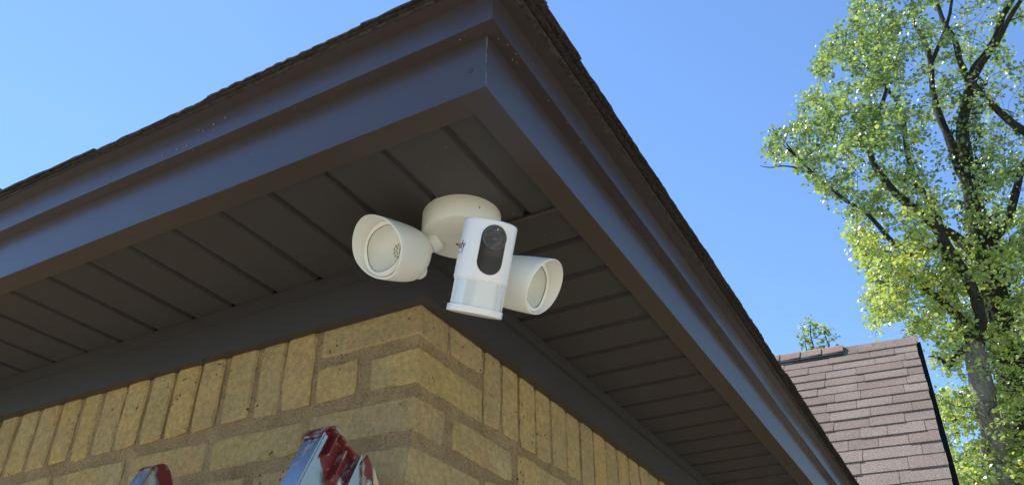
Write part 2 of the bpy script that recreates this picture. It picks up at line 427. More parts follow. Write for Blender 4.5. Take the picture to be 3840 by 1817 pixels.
# far and low bricks, too small or hidden to pick apart
bm = bmesh.new()
zc = .1*S + CZ
k = 0
z = CZ + .131*S
while z > .12:
    z -= .0757; off = (k % 2)*.1
    for side in 'LR':
        x = 0 if side == 'L' else .0
        n = int((6.2 if side == 'L' else 2.5)/.211)
        for i in range(n):
            a = .012 + off*.98 + i*.211; 
            if side == 'L': box(bm, (BX*S-a-.197, BY*S, z), (BX*S-a, BY*S+.05, z+.057))
            else: box(bm, (BX*S-.05, BY*S+a+.06, z), (BX*S, BY*S+a+.257, z+.057))
    k += 1
far = hpart('brickwork', from_bm('brickwork', bm), M_brick, wall); far['kind'] = 'stuff'

# --- mitred eave profiles
def eave(name, outs, m, side, jog=0, parent=None, seg=60, wob=0.0):
    """outs = closed profile [(out, z)] measured out from the lower fascia face"""
    v = []; f = []; n = len(outs)
    if side == 'L': stations = [(FX, True)] + [(FX - (FX-LX)*(i/seg)**1.6 - .12*(i == 0), False) for i in range(1, seg+1)]
    else: stations = [(FY, True)] + [(FY + (RY-FY)*(i/seg)**1.3, False) for i in range(1, seg+1)]
    for s_, mitre in stations:
        for (o_, z_) in outs:
            wz = 0 if mitre else mnoise.noise(Vector((s_*1.7, o_*3, 5.1 if side == 'L' else 1.3)))*wob
            wo = 0 if mitre else mnoise.noise(Vector((s_*2.3, 9.2, z_*2)))*wob
            if side == 'L':
                x = s_ + (o_ if mitre else 0); y = FY - o_ - wo
            else:
                y = s_ - (o_ if mitre else 0); x = FX + o_ + wo
            v.append(U(x, y, z_ + wz))
    for j in range(len(stations)-1):
        for i in range(n):
            a = j*n+i; b_ = j*n+(i+1) % n; f.append((a, b_, b_+n, a+n))
    f.append(tuple(range(n))); f.append(tuple(reversed(range((len(stations)-1)*n, len(stations)*n))))
    bm = bmesh.new(); bm.from_mesh(mesh(name, v, f))
    return hpart(name, from_bm(name, bm), m, parent)
lower = [(0, 1.0), (.0002, 1.065), (0, 1.1305), (-.0545, 1.1305), (-.0545, 1.0)]
upper = [(.0275, 1.1306), (.0277, 1.170), (.0275, 1.207), (-.03, 1.207), (-.03, 1.1306)]
drip = [(.0275, 1.2068), (.0505, 1.2068), (.0505, 1.216), (-.02, 1.216), (-.02, 1.2072)]
for sd in 'LR':
    eave('fascia_board', lower, M_trim, sd, wob=.0018)
    eave('crown_board', upper, M_trim, sd, wob=.0022)
    eave('drip_edge', drip, M_trim, sd, wob=.0022)
# thin sealed mitre joints and a nail in the fascia
o = hpart('nail_head', lathe('nail_head', [(.0001,0),(.0030,0),(.0034,.0006),(.0030,.0014),(.0001,.0018)], 14), M_soffit)
r_ = ray(1764, 266); tt = FY*S/r_.y; o.location = hinv + CAM + r_*tt + Vector((0,.0004,0)); o.rotation_euler = (pi/2, 0, 0)
bm = bmesh.new(); rs = random.Random(5)
z = 1.003
while z < 1.128:
    h = rs.uniform(.003,.014)
    if rs.random() < .8: box(bm, U(FX-.0006, FY-.0009, z), U(FX+.0009, FY+.0006, min(z+h, 1.1295)))
    z += h + rs.uniform(.001,.006)
hpart('sealant', from_bm('sealant', bm), mat('sealant', (.15,.125,.10), .6)[0])

# --- soffit panels: each board with its V groove is a piece
PZ = 1.0065
def board(axis, a0, w_, b0, b1):
    """profile across `axis`; flat face, then a groove; lengthwise b0..b1"""
    g = .020 if axis == 'x' else .024; zf = PZ; zg = PZ + (.010 if axis == 'x' else .017)
    pr = [(0, zf), (w_-g, zf), (w_-g*.42, zg), (w_-g*.22, zg), (w_-.0003, zf), (w_-.0003, zf+.02), (0, zf+.02)]
    v = []; n = len(pr)
    for bb in (b0, b1):
        for p_, z_ in pr:
            v.append(U(a0 - p_, bb, z_) if axis == 'x' else U(bb, a0 + p_, z_))
    f = [(i, (i+1) % n, (i+1) % n+n, i+n) for i in range(n)] + [tuple(range(n)), tuple(reversed(range(n, 2*n)))]
    bm = bmesh.new(); bm.from_mesh(mesh('x', v, f)); return from_bm('soffit_board', bm)
soff = hpart('soffit', mesh('soffit', [U(LX+.4,FY+.02,1.06),U(FX-.02,FY+.02,1.06),U(FX-.02,RY-.05,1.06),U(LX+.4,RY-.05,1.06)], [(0,1,2,3)]), M_soffit)
SP = .14455
x0 = -.6736 + SP - .0 ; x0 = -.5963
yin, yj = .949, 1.2865
o = hpart('soffit_board', board('x', x0, -.6736+.013 - 0 and (x0+.6830), yin, yj), M_soffit, soff)
x = -.6830
while x > LX+.5:
    hpart('soffit_board', board('x', x, SP, yin, yj if x > -1.2 else 1.2865), M_soffit, soff); x -= SP
y = yj + .006
ya = 1.2905
ycur = ya
firsty = 1.4365 + .004
hpart('soffit_board', board('y', ya+.006, firsty-ya-.006, -.93, -.5968), M_soffit, soff)
y = firsty
while y < RY-.2:
    hpart('soffit_board', board('y', y, SP-.0002, -.93, -.5968), M_soffit, soff); y += .1435
# joint strip where the two runs of boards meet
hpart('joint_strip', (lambda bm: (box(bm, U(-.93, 1.2868, 1.0015), U(-.5975, 1.2955, 1.0065)), from_bm('joint_strip', bm))[1])(bmesh.new()), M_trim, soff)

# --- frieze board and its top moulding
def wallband(name, x_, y_, z0, z1, dep, m):
    for sd in 'LR':
        v = []
        if sd == 'L': P = [(x_, y_), (x_-dep, y_+dep), (LX+.4, y_+dep), (LX+.4, y_)]
        else: P = [(x_, y_), (x_, RY-.3), (x_-dep, RY-.3), (x_-dep, y_+dep)]
        v = [U(a, b_, z0) for a, b_ in P] + [U(a, b_, z1) for a, b_ in P]
        f = [(0,1,2,3),(4,5,6,7),(0,1,5,4),(1,2,6,5),(2,3,7,6),(3,0,4,7)]
        bm = bmesh.new(); bm.from_mesh(mesh(name, v, f)); hpart(name, from_bm(name, bm), m)
wallband('frieze_board', -.9352, 1.2938, .8805, .9995, .032, M_frieze)
wallband('frieze_moulding', -.9222, 1.2840, .9705, 1.0055, .0128, M_frieze)

# --- roof
roof = hpart('roof', bpy.data.meshes.new('roof'), M_eave_sh)
SL = 5/12
ex, ey = FX + .06, FY - .055
zr = 1.2175
xm = LX+.2; ym = RY
half = (ym-ey)/2
A = U(ex, ey, zr); B = U(ex, ym, zr); C = U(xm, ym, zr); D = U(xm, ey, zr)
R1 = U(ex-half, ey+half, zr+half*SL); R2 = U(xm+half, ey+half, zr+half*SL)
low = [q - Vector((0,0,.004)) for q in (A,B,C,D)]
bm = bmesh.new(); V = [bm.verts.new(q) for q in (A,B,C,D,R1,R2)] + [bm.verts.new(q) for q in low]
for f in ((0,3,5,4),(0,4,1),(1,4,5,2),(2,5,3),(6,7,8,9),(0,1,7,6),(1,2,8,7),(2,3,9,8),(3,0,6,9)): bm.faces.new([V[i] for i in f])
bmesh.ops.recalc_face_normals(bm, faces=bm.faces[:]); bm.to_mesh(roof.data); bm.free(); roof.data.materials.append(M_eave_sh) if not roof.data.materials else None
# individual shingle tabs along both eaves, ragged at the drip line
rs = random.Random(11)
def tab(side, s0, s1, out, z_, th, depth=.19):
    n = 16; v = []; f = []
    sag = lambda s_: mnoise.noise(Vector((s_*1.9, 3.3, 7.7 if side == 'L' else 2.2)))*.012 + mnoise.noise(Vector((s_*.8, 1.3, .7)))*.006
    rowsv = []
    for i in range(n+1):
        s_ = s0 + (s1-s0)*i/n
        jo = rs.uniform(-.0014,.0014); jz = rs.uniform(-.0009,.0009)
        e = out + jo; q = []
        for (oo, zz) in ((e, 0), (e-.001, th+jz), (out-depth*.4, th+depth*.4*SL), (out-depth, th+depth*SL), (out-depth, depth*SL), (out-depth*.4, depth*.4*SL)):
            zz2 = z_ + zz + (sag(s_) if side == 'L' else sag(s_)*.8)
            q.append(U(s_, FY-oo, zz2) if side == 'L' else U(FX+oo, s_, zz2))
        rowsv.append(q)
    for q in rowsv: v += q
    for i in range(n):
        for k_ in range(6):
            a = i*6+k_; b_ = i*6+(k_+1) % 6; f.append((a, b_, b_+6, a+6))
    f.append(tuple(range(6))); f.append(tuple(reversed(range(n*6, n*6+6))))
    bm = bmesh.new(); bm.from_mesh(mesh('shingle', v, f)); return from_bm('shingle', bm)
sL = FX+.068
x = sL
while x > -4.2:
    x2 = x - rs.uniform(.40,.50)
    o1 = .062 + rs.uniform(-.002,.002)
    hpart('shingle', tab('L', x2, x-.0008, o1, 1.2168, .0042), M_eave_sh, roof)
    x = x2
x = sL
while x > -4.2:
    x2 = x - rs.uniform(.17,.46)
    hpart('shingle', tab('L', x2+.001, x-.001, .066+rs.uniform(-.003,.004), 1.2212, .0052+rs.uniform(0,.0015)), M_eave_sh, roof)
    x = x2
y = FY-.070
cuts = [1.125, 1.52, 1.93]; i = 0
while y < 5.0:
    y2 = cuts[i] if i < len(cuts) else y + rs.uniform(.40,.47); i += 1
    hpart('shingle', tab('R', y+.0008, y2, .0735+rs.uniform(-.002,.002), 1.2168, .005), M_eave_sh, roof)
    y = y2
y = FY-.078; i = 0; cuts = [1.126, 1.42, 1.62, 1.97]
while y < 5.0:
    y2 = cuts[i] if i < len(cuts) else y + rs.uniform(.2,.46)
    ou = .0905 if i == 0 else .083 + rs.uniform(-.003,.005)
    i += 1
    hpart('shingle', tab('R', y+.001, y2, ou, 1.2222, .006+rs.uniform(0,.002)), M_eave_sh, roof)
    y = y2
# hip cap piece that turns up at the corner
hp = hpart('hip_cap', mesh('hip_cap', [U(FX+.085,FY-.085,1.231),U(FX-.12,FY-.083,1.234),U(FX-.24,FY+.10,1.32),U(FX-.09,FY+.24,1.32),U(FX+.083,FY+.12,1.234),
     U(FX+.085,FY-.085,1.239),U(FX-.12,FY-.083,1.241),U(FX-.24,FY+.10,1.33),U(FX-.09,FY+.24,1.33),U(FX+.083,FY+.12,1.241)],
     [(0,1,2,3,4),(9,8,7,6,5),(0,5,6,1),(1,6,7,2),(2,7,8,3),(3,8,9,4),(4,9,5,0)]), M_eave_sh, roof)

# pale dried flecks and seed husks stuck to the trim
bm = bmesh.new(); rs = random.Random(21)
def fleck(p, s_):
    d = Vector((rs.uniform(-1,1), rs.uniform(-1,1), rs.uniform(-1,1))).normalized(); e = d.orthogonal().normalized()
    bmesh.ops.create_icosphere(bm, subdivisions=1, radius=1, matrix=Matrix.Translation(p) @ d.to_track_quat('Z','Y').to_matrix().to_4x4() @ Matrix.Diagonal((s_*.5, s_*.35, s_*rs.uniform(.6,1.8), 1)))
for _ in range(70):   # right crown underside and faces
    y = FY + rs.random()**1.3*2.2; fleck(U(FX+.0275*rs.random()+.001, y, 1.1296), rs.uniform(.0006,.0017))
for _ in range(26): fleck(U(FX-.02-rs.random()*.9, FY-.026*rs.random(), 1.1296), rs.uniform(.0005,.0016))
for _ in range(40): fleck(U(FX-.05-rs.random()*.27, FY+.06+rs.random()*1.6, PZ-.0005), rs.uniform(.0005,.0013))
for _ in range(24): fleck(U(FX+.0285, FY+rs.random()*1.6, 1.135+rs.random()*.05), rs.uniform(.0005,.0015))
for _ in range(16): fleck(U(FX-.62-rs.random()*.28, FY-.0285, 1.14+rs.random()*.045), rs.uniform(.0007,.0026))
for _ in range(26): fleck(U(-.9352+.0005, 1.30+rs.random()*1.4, .885+rs.random()*.08), rs.uniform(.0004,.0012))
hpart('dried_flecks', from_bm('dried_flecks', bm), mat('husk', (.30,.25,.18), .8)[0])['kind'] = 'stuff'

# ================================================================ SECURITY LIGHT
MC = Vector((-.564, .862, CZ + 1.0065*S))
lamp = empty('security_light', MC)
tag(lamp, 'white security camera with two floodlight heads on a round base under the soffit', 'security light')
def lpart(name, me, m, parent=lamp, mw=None, ang=35):
    o = link(name, me, m); smooth_angle(o, ang)
    o.parent = parent
    if mw is not None:
        pm = WM.get(parent.name, Matrix.Translation(parent.location)); o.matrix_local = pm.inverted() @ mw
    WM[o.name] = (mw if mw is not None else WM.get(parent.name, Matrix.Identity(4)) @ o.matrix_local).copy()
    return o
WM = {lamp.name: Matrix.Translation(MC)}
MR = .0603; MH = .0385
base = lpart('mounting_base', lathe('mounting_base', [(MR-.001, .002), (MR, 0), (MR, -MH+.0022), (MR-.0008, -MH+.0006), (MR-.0028, -MH), (MR*.7, -MH-.0016), (MR*.3, -MH-.0022), (.0005, -MH-.0024)], 96), M_white, lamp, Matrix.Translation(MC), 28)
def cyl_between(name, a, b_, r0, r1, m, parent, n=24, mid=None):
    d = b_-a; q = d.to_track_quat('Z','Y').to_matrix().to_4x4(); l = d.length
    pr = [(r0*.94, 0), (r0, l*.04), (r1, l*.96), (r1*.94, l)] if mid is None else [(r0, 0), (mid, l*.5), (r1, l)]
    return lpart(name, lathe(name, pr, n), m, parent, Matrix.Translation(a) @ q)
# small drain hole in the rim of the base
ha = radians(-32.1); hp_ = Vector((MC.x + MR*cos(ha), MC.y + MR*sin(ha), CZ + .6888))
nrm = Vector((cos(ha), sin(ha), 0))
cyl_between('drain_hole', hp_ - nrm*.002, hp_ + nrm*.0003, .0014, .0014, M_dark, base, 14)
cyl_between('hole_rim', hp_ - nrm*.002, hp_ + nrm*.00015, .0021, .0021, M_inner, base, 14)
sc = Vector((-.5789, .8747, MC.z - MH - .0014))
rim_ = lpart('screw_recess', lathe('screw_recess', [(.0072, .001), (.0076, -.0004), (.0062, -.0006), (.0058, .0012), (.0003, .0014)], 24), M_inner, base, Matrix.Translation(sc + Vector((.004,-.004,-.0002))))
lpart('screw', lathe('screw', [(.0001,.0005),(.004,.0005),(.0042,-.0002),(.0032,-.0012),(.0001,-.0014)], 14), M_rivet, base, Matrix.Translation(sc + Vector((.004,-.004,-.0001))))

def superell(a, n):
    c, s_ = cos(a), sin(a); return (abs(c)**(2/n)*(1 if c >= 0 else -1), abs(s_)**(2/n)*(1 if s_ >= 0 else -1))
def frame(az, el):
    f = Vector((sin(az)*cos(el), -cos(az)*cos(el), sin(el)))
    s_ = f.cross(Vector((0,0,1))).normalized()*-1     # local +X so that (X, -f, up) is right handed
    u = f.cross(s_)*1.0
    if u.z < 0: u = -u
    s_ = (-f).cross(u)
    m = Matrix((s_, -f, u)).transposed()
    return m
def spotlight(C, az, el, w_, h_, k, n, Lb, tail_to, seam=False, back_drop=0.0):
    m3 = frame(az, el); mw = Matrix.Translation(C) @ m3.to_4x4()
    NN = 96
    sp_me = None
    v = []; f = []
    prof = [(0, 1.0, 0), (0, .985, 0)]
    rings = []
    def ring(fr_, sc_, mode, dz=0):          # fr_: fraction of the way back; mode 'rim' keeps the hood slope
        r = []
        for i in range(NN):
            a = 2*pi*i/NN; ex_, ez = superell(a, n)
            X = w_*ex_*sc_; Z = h_*ez*sc_
            front = -k*h_*ez                  # -Y is forwards; top (Z>0) reaches further forward
            Y = front*(1-fr_) + Lb*fr_
            r.append((X, Y, Z + dz*fr_))
        return r
    rings.append(ring(0, .965, 0)); rings.append(ring(0.004, .99, 0)); rings.append(ring(.012, 1.0, 0))
    for fr_, sc_ in ((.12, .998), (.25, .99), (.4, .978), (.55, .958), (.68, .93), (.78, .89), (.86, .83), (.92, .75), (.96, .65), (.985, .52), (1.0, .30)):
        rings.append(ring(fr_, sc_, 0, back_drop))
    # inner wall: from the rim back to the bezel seat
    def inner(yd, sc_, slope):
        r = []
        for i in range(NN):
            a = 2*pi*i/NN; ex_, ez = superell(a, n)
            r.append((w_*ex_*sc_, -k*h_*ez*slope + yd, h_*ez*sc_))
        return r
    inn = [inner(0, .965, 1), inner(.0016, .955, .97), inner(.010, .93, .45), inner(.0165, .905, .12)]
    for rg in rings: v += rg
    for j in range(len(rings)-1):
        for i in range(NN):
            a = j*NN+i; b_ = j*NN+(i+1) % NN; f.append((a, b_, b_+NN, a+NN))
    f.append(tuple((len(rings)-1)*NN+i for i in range(NN)))
    o0 = len(v)
    for rg in inn: v += rg
    for j in range(len(inn)-1):
        for i in range(NN):
            a = o0+j*NN+i; b_ = o0+j*NN+(i+1) % NN; f.append((a, a+NN, b_+NN, b_))
    for i in range(NN): f.append((i, o0+i, o0+(i+1) % NN, (i+1) % NN))
    sp = lpart('floodlight_head', mesh('floodlight_head', v, f), M_white, lamp, mw, 50)
    # bezel ring
    def loft(name, specs, m, closed=False, ang=40):
        v = []; f = []
        for yd, sc_, nn in specs:
            for i in range(NN):
                a = 2*pi*i/NN; ex_, ez = superell(a, nn); v.append((w_*ex_*sc_, yd, h_*ez*sc_))
        for j in range(len(specs)-1):
            for i in range(NN):
                a = j*NN+i; b_ = j*NN+(i+1) % NN; f.append((a, a+NN, b_+NN, b_))
        if closed: f.append(tuple((len(specs)-1)*NN+i for i in range(NN)))
        return lpart(name, mesh(name, v, f), m, sp, mw, ang)
    n2 = n + .6
    loft('bezel', [(.0165, .915, n), (.0135, .90, n), (.0125, .86, n+.2), (.0140, .735, n2), (.0150, .727, n2), (.019, .722, n2)], M_inner)
    loft('lens_gasket', [(.0146, .728, n2), (.0138, .725, n2), (.0150, .719, n2)], M_ring)
    loft('reflector', [(.0162, .719, n2), (.024, .69, n2), (.035, .57, n2-.4), (.043, .40, 2.0), (.046, .25, 2.0), (.047, .05, 2)], M_inner, True)
    loft('lens', [(.0152, .717, n2), (.0144, .60, n2), (.0140, .3, n2), (.0139, .02, n2)], M_clear, True)
    # led board and chips
    lb = lpart('led_board', lathe('led_board', [(.0001, .0), (.0105, 0), (.0108, -.0006), (.0001, -.0008)], 32), M_ledb, sp, mw @ Matrix.Translation((0, .0425, 0)) @ Matrix.Rotation(-pi/2, 4, 'X'))
    bm = bmesh.new()
    for i in range(15):
        rr, aa = (.0088, 2*pi*i/10) if i < 10 else ((.0042, 2*pi*(i-10)/5+.3))
        cx, cz = rr*cos(aa), rr*sin(aa); q = .00125
        box(bm, (cx-q, .0402, cz-q), (cx+q, .0417, cz+q))
    lpart('led_chips', from_bm('led_chips', bm), M_led, sp, mw)
    bm = bmesh.new()
    for i in range(15):
        rr, aa = (.0088, 2*pi*i/10) if i < 10 else ((.0042, 2*pi*(i-10)/5+.3))
        cx, cz = rr*cos(aa), rr*sin(aa); q = .00165
        box(bm, (cx-q*.4, .0411, cz-q), (cx+q*1.05, .0418, cz+q*.9))
    lpart('led_pads', from_bm('led_pads', bm), M_ring, sp, mw)
    if seam:
        sv = ring(.33, 1.0015*.984, 0); v2 = []; f2 = []
        for (fr_, scx) in ((.325, .9865), (.33, .9835), (.338, .9860)):
            v2 += ring(fr_, scx+.0012, 0)
        for j in range(2):
            for i in range(NN):
                a = j*NN+i; b_ = j*NN+(i+1) % NN; f2.append((a, b_, b_+NN, a+NN))
        lpart('hood_seam', mesh('hood_seam', v2, f2), M_inner, sp, mw)
    # knuckle at the back and the arm to the base
    back = mw @ Vector((0, Lb*.93, back_drop))
    lpart('rear_knob', lathe('rear_knob', [(.0001,-.012),(.007,-.011),(.0115,-.006),(.0125,0),(.0115,.006),(.007,.011),(.0001,.012)], 28), M_white, sp, Matrix.Translation(mw @ Vector((0, Lb*.97, -.023+back_drop))))
    d = (tail_to - back)
    cyl_between('swivel_arm', back - d.normalized()*.012, back + d*.62, .0085, .0085, M_inner, sp, 24)
    cyl_between('swivel_collar', back + d*.42, back + d*.80, .0120, .0125, M_white, sp, 10)
    cyl_between('swivel_socket', back + d*.72, back + d*1.12, .0145, .0165, M_white, sp, 32)
    return sp
spotlight(Vector((-.6452, .7651, CZ+.6251)), radians(-12.8), radians(-16.6), .0489, .0455, .358, 1.79, .082, Vector((-.6010, .8475, CZ+.667)), back_drop=-.003)
spotlight(Vector((-.4300, .8740, CZ+.5540)), radians(98.7), radians(-20.2), .0428, .0396, .27, 1.97, .085, Vector((-.536, .868, CZ+.667)), seam=True)

# camera head
HR = .0354; HL = .1225
r0 = Vector((-.4427, .7323, .5174)); HC = CAM + (r0 + RT*(-7.5/FPX) + CU*(-11/FPX))*1.06
a_ = Vector((.3579,-.2692,.8941)).normalized(); f_ = Vector((.645,-.62,-.4468)); f_ = (f_ - a_*f_.dot(a_)).normalized()
xr = (-f_).cross(a_)
hm = Matrix.Translation(HC) @ Matrix((xr, -f_, a_)).transposed().to_4x4()
zb = HL/2; z1_ = zb - HL*.648; z2_ = zb - HL*.93
def hpt(name, me, m, parent, ang=35): return lpart(name, me, m, parent, hm, ang)
head = lpart('camera_head', lathe('camera_head', [(.0005, zb-.0005), (HR-.004, zb-.0003), (HR-.0016, zb-.0009), (HR-.0004, zb-.0024), (HR, zb-.004), (HR, z1_+.0008), (HR-.0006, z1_), (HR-.003, z1_+.0001)], 96), M_headw, lamp, hm)
hpt('motion_sensor', lathe('motion_sensor', [(HR*.955, z1_+.001), (HR*.955, z2_-.001)], 96, False), M_pir, head)
hpt('sensor_collar', lathe('sensor_collar', [(HR*.975, z1_+.0012), (HR*.975, z1_-.0012), (HR*.95, z1_-.0016)], 96, False), M_white, head)
hpt('bottom_cap', lathe('bottom_cap', [(HR*.96, z2_+.0006), (HR*1.03, z2_), (HR*1.035, z2_-.0012), (HR*1.035, -zb+.0008), (HR*1.02, -zb), (.0005, -zb-.0002)], 96), M_headw, head)
# side mullions of the sensor window
for sgn in (-1, 1):
    bm = bmesh.new(); nseg = 10
    pts = []
    for r_i in (HR*.957, HR*.985):
        for zz in (z1_, z2_):
            pts.append([bm.verts.new((r_i*sin(an), -r_i*cos(an), zz)) for an in [sgn*(radians(74)+radians(9)*i/nseg) for i in range(nseg+1)]])
    for i in range(nseg):
        bm.faces.new((pts[2][i], pts[2][i+1], pts[3][i+1], pts[3][i]))
    bm.faces.new((pts[0][0], pts[2][0], pts[3][0], pts[1][0])); bm.faces.new((pts[0][-1], pts[2][-1], pts[3][-1], pts[1][-1]))
    hpt('sensor_side_bar', from_bm('sensor_side_bar', bm), M_headw, head)
# black capsule panel wrapped on the front
def capsule_patch(name, hw, hl, cz, rad, m, n=40, edge=.0006):
    bm = bmesh.new(); NB = 72; out = []
    for i in range(NB):
        a = 2*pi*i/NB; x = hw*cos(a); z = hw*sin(a) + (hl-hw)*(1 if sin(a) > 0 else -1)
        out.append((x, z))
    grids = []
    for s_ in (1.0, .985, .94, .8, .6, .4, .2):
        rr = rad + (0 if s_ == 1.0 else edge)
        g_ = []
        for x, z in out:
            X = x*s_; Z = z*s_ if s_ > .9 else z*s_
            g_.append(bm.verts.new((rr*sin(X/rr), -rr*cos(X/rr), cz+Z)))
        grids.append(g_)
    for j in range(len(grids)-1):
        for i in range(NB): bm.faces.new((grids[j][i], grids[j][(i+1) % NB], grids[j+1][(i+1) % NB], grids[j+1][i]))
    bm.faces.new(grids[-1])
    return hpt(name, from_bm(name, bm), m, head)
cz_ = .0219
hw_, hl_ = HR*.485, HR*.915
capsule_patch('black_face', hw_, hl_, cz_, HR+.0001, M_black)
lz = cz_ + hl_ - hw_*1.0
def disc(name, prof, z_, m, n=56):      # lathe about the facing direction
    return lpart(name, lathe(name, prof, n), m, head, hm @ Matrix.Translation((0, -HR, z_)) @ Matrix.Rotation(pi/2, 4, 'X'))
LR = hw_*.93
disc('lens_housing', [(LR*.97, -.004), (LR*.97, .0018), (LR*.94, .0026), (LR*.90, .0024), (LR*.66, .0010), (LR*.62, .0002), (LR*.44, -.0002), (LR*.40, .0016), (LR*.34, .0016)], lz, M_black)
disc('lens_ring', [(LR*.425, .0009), (LR*.425, .0019), (LR*.37, .0021), (LR*.34, .0008)], lz, M_ring)
disc('glass_ring', [(LR*.965, .0024), (LR*.955, .0029), (LR*.925, .0029), (LR*.915, .0024)], lz, M_ring)
disc('camera_lens', [(LR*.345, .0006), (LR*.30, .0018), (LR*.2, .0027), (LR*.08, .0031), (.00005, .0032)], lz, M_lens)

lpart('indicator', lathe('indicator', [(.0008,-.001),(.0008,.0006),(.0001,.0008)], 12), M_inner, head, hm @ Matrix.Translation((.0015, -HR-.0022, lz+LR*.72)) @ Matrix.Rotation(pi/2, 4, 'X'))
# speaker holes
bm = bmesh.new(); pit = .00128
for i in range(-12, 13):
    for j in range(0, 18):
        x = i*pit; z = cz_ - hl_ + .0022 + j*pit
        zz = z - cz_
        if abs(x) > hw_-.0022: continue
        if zz < -(hl_-hw_) and hypot(x, zz+(hl_-hw_)) > hw_-.0020: continue
        if hypot(x, z-lz) < LR*1.10: continue
        rr = HR+.00085; q = .00040
        vs2 = [bm.verts.new((rr*sin((x+dx)/rr), -rr*cos((x+dx)/rr), z+dz)) for dx, dz in ((-q,-q*.5),(-q*.5,-q),(q*.5,-q),(q,-q*.5),(q,q*.5),(q*.5,q),(-q*.5,q),(-q,q*.5))]
        bm.faces.new(vs2)
hpt('speaker_grille', from_bm('speaker_grille', bm), M_dark, head)
# printed maker's word on the side
def wrap_text(txt, size, ang, z_, name, bold=False):
    c = bpy.data.curves.new('t', 'FONT'); c.body = txt; c.size = size; c.align_x = 'CENTER'; c.align_y = 'CENTER'; c.resolution_u = 2
    if bold: c.offset = size*.02
    to = bpy.data.objects.new('t', c); col.objects.link(to)
    dg = bpy.context.evaluated_depsgraph_get(); me = bpy.data.meshes.new_from_object(to.evaluated_get(dg)); bpy.data.objects.remove(to)
    bm = bmesh.new(); bm.from_mesh(me); bmesh.ops.subdivide_edges(bm, edges=[e for e in bm.edges if e.calc_length() > .001], cuts=2); bmesh.ops.triangulate(bm, faces=bm.faces[:])
    rr = HR + .00022
    for v_ in bm.verts:
        t_ = ang + v_.co.x/rr; v_.co = Vector((rr*sin(t_), -rr*cos(t_), z_ + v_.co.y))
    bm.to_mesh(me); bm.free(); me.materials.clear()
    return hpt(name, me, M_ink, head)
wrap_text('eufy', .0145, radians(-83), .0235, 'maker_word', True)
wrap_text('SECURITY', .0042, radians(-83), .0135, 'small_word')
# arm between base and head
tp = hm @ Vector((0, .012, zb-.006)); bp = Vector((-.529, .852, MC.z-MH))
cyl_between('head_arm', tp, bp*.9 + tp*.1, .010, .011, M_white, head, 24)
cyl_between('head_socket', tp*.25 + bp*.75, bp + (bp-tp)*.05, .0145, .017, M_white, head, 32)

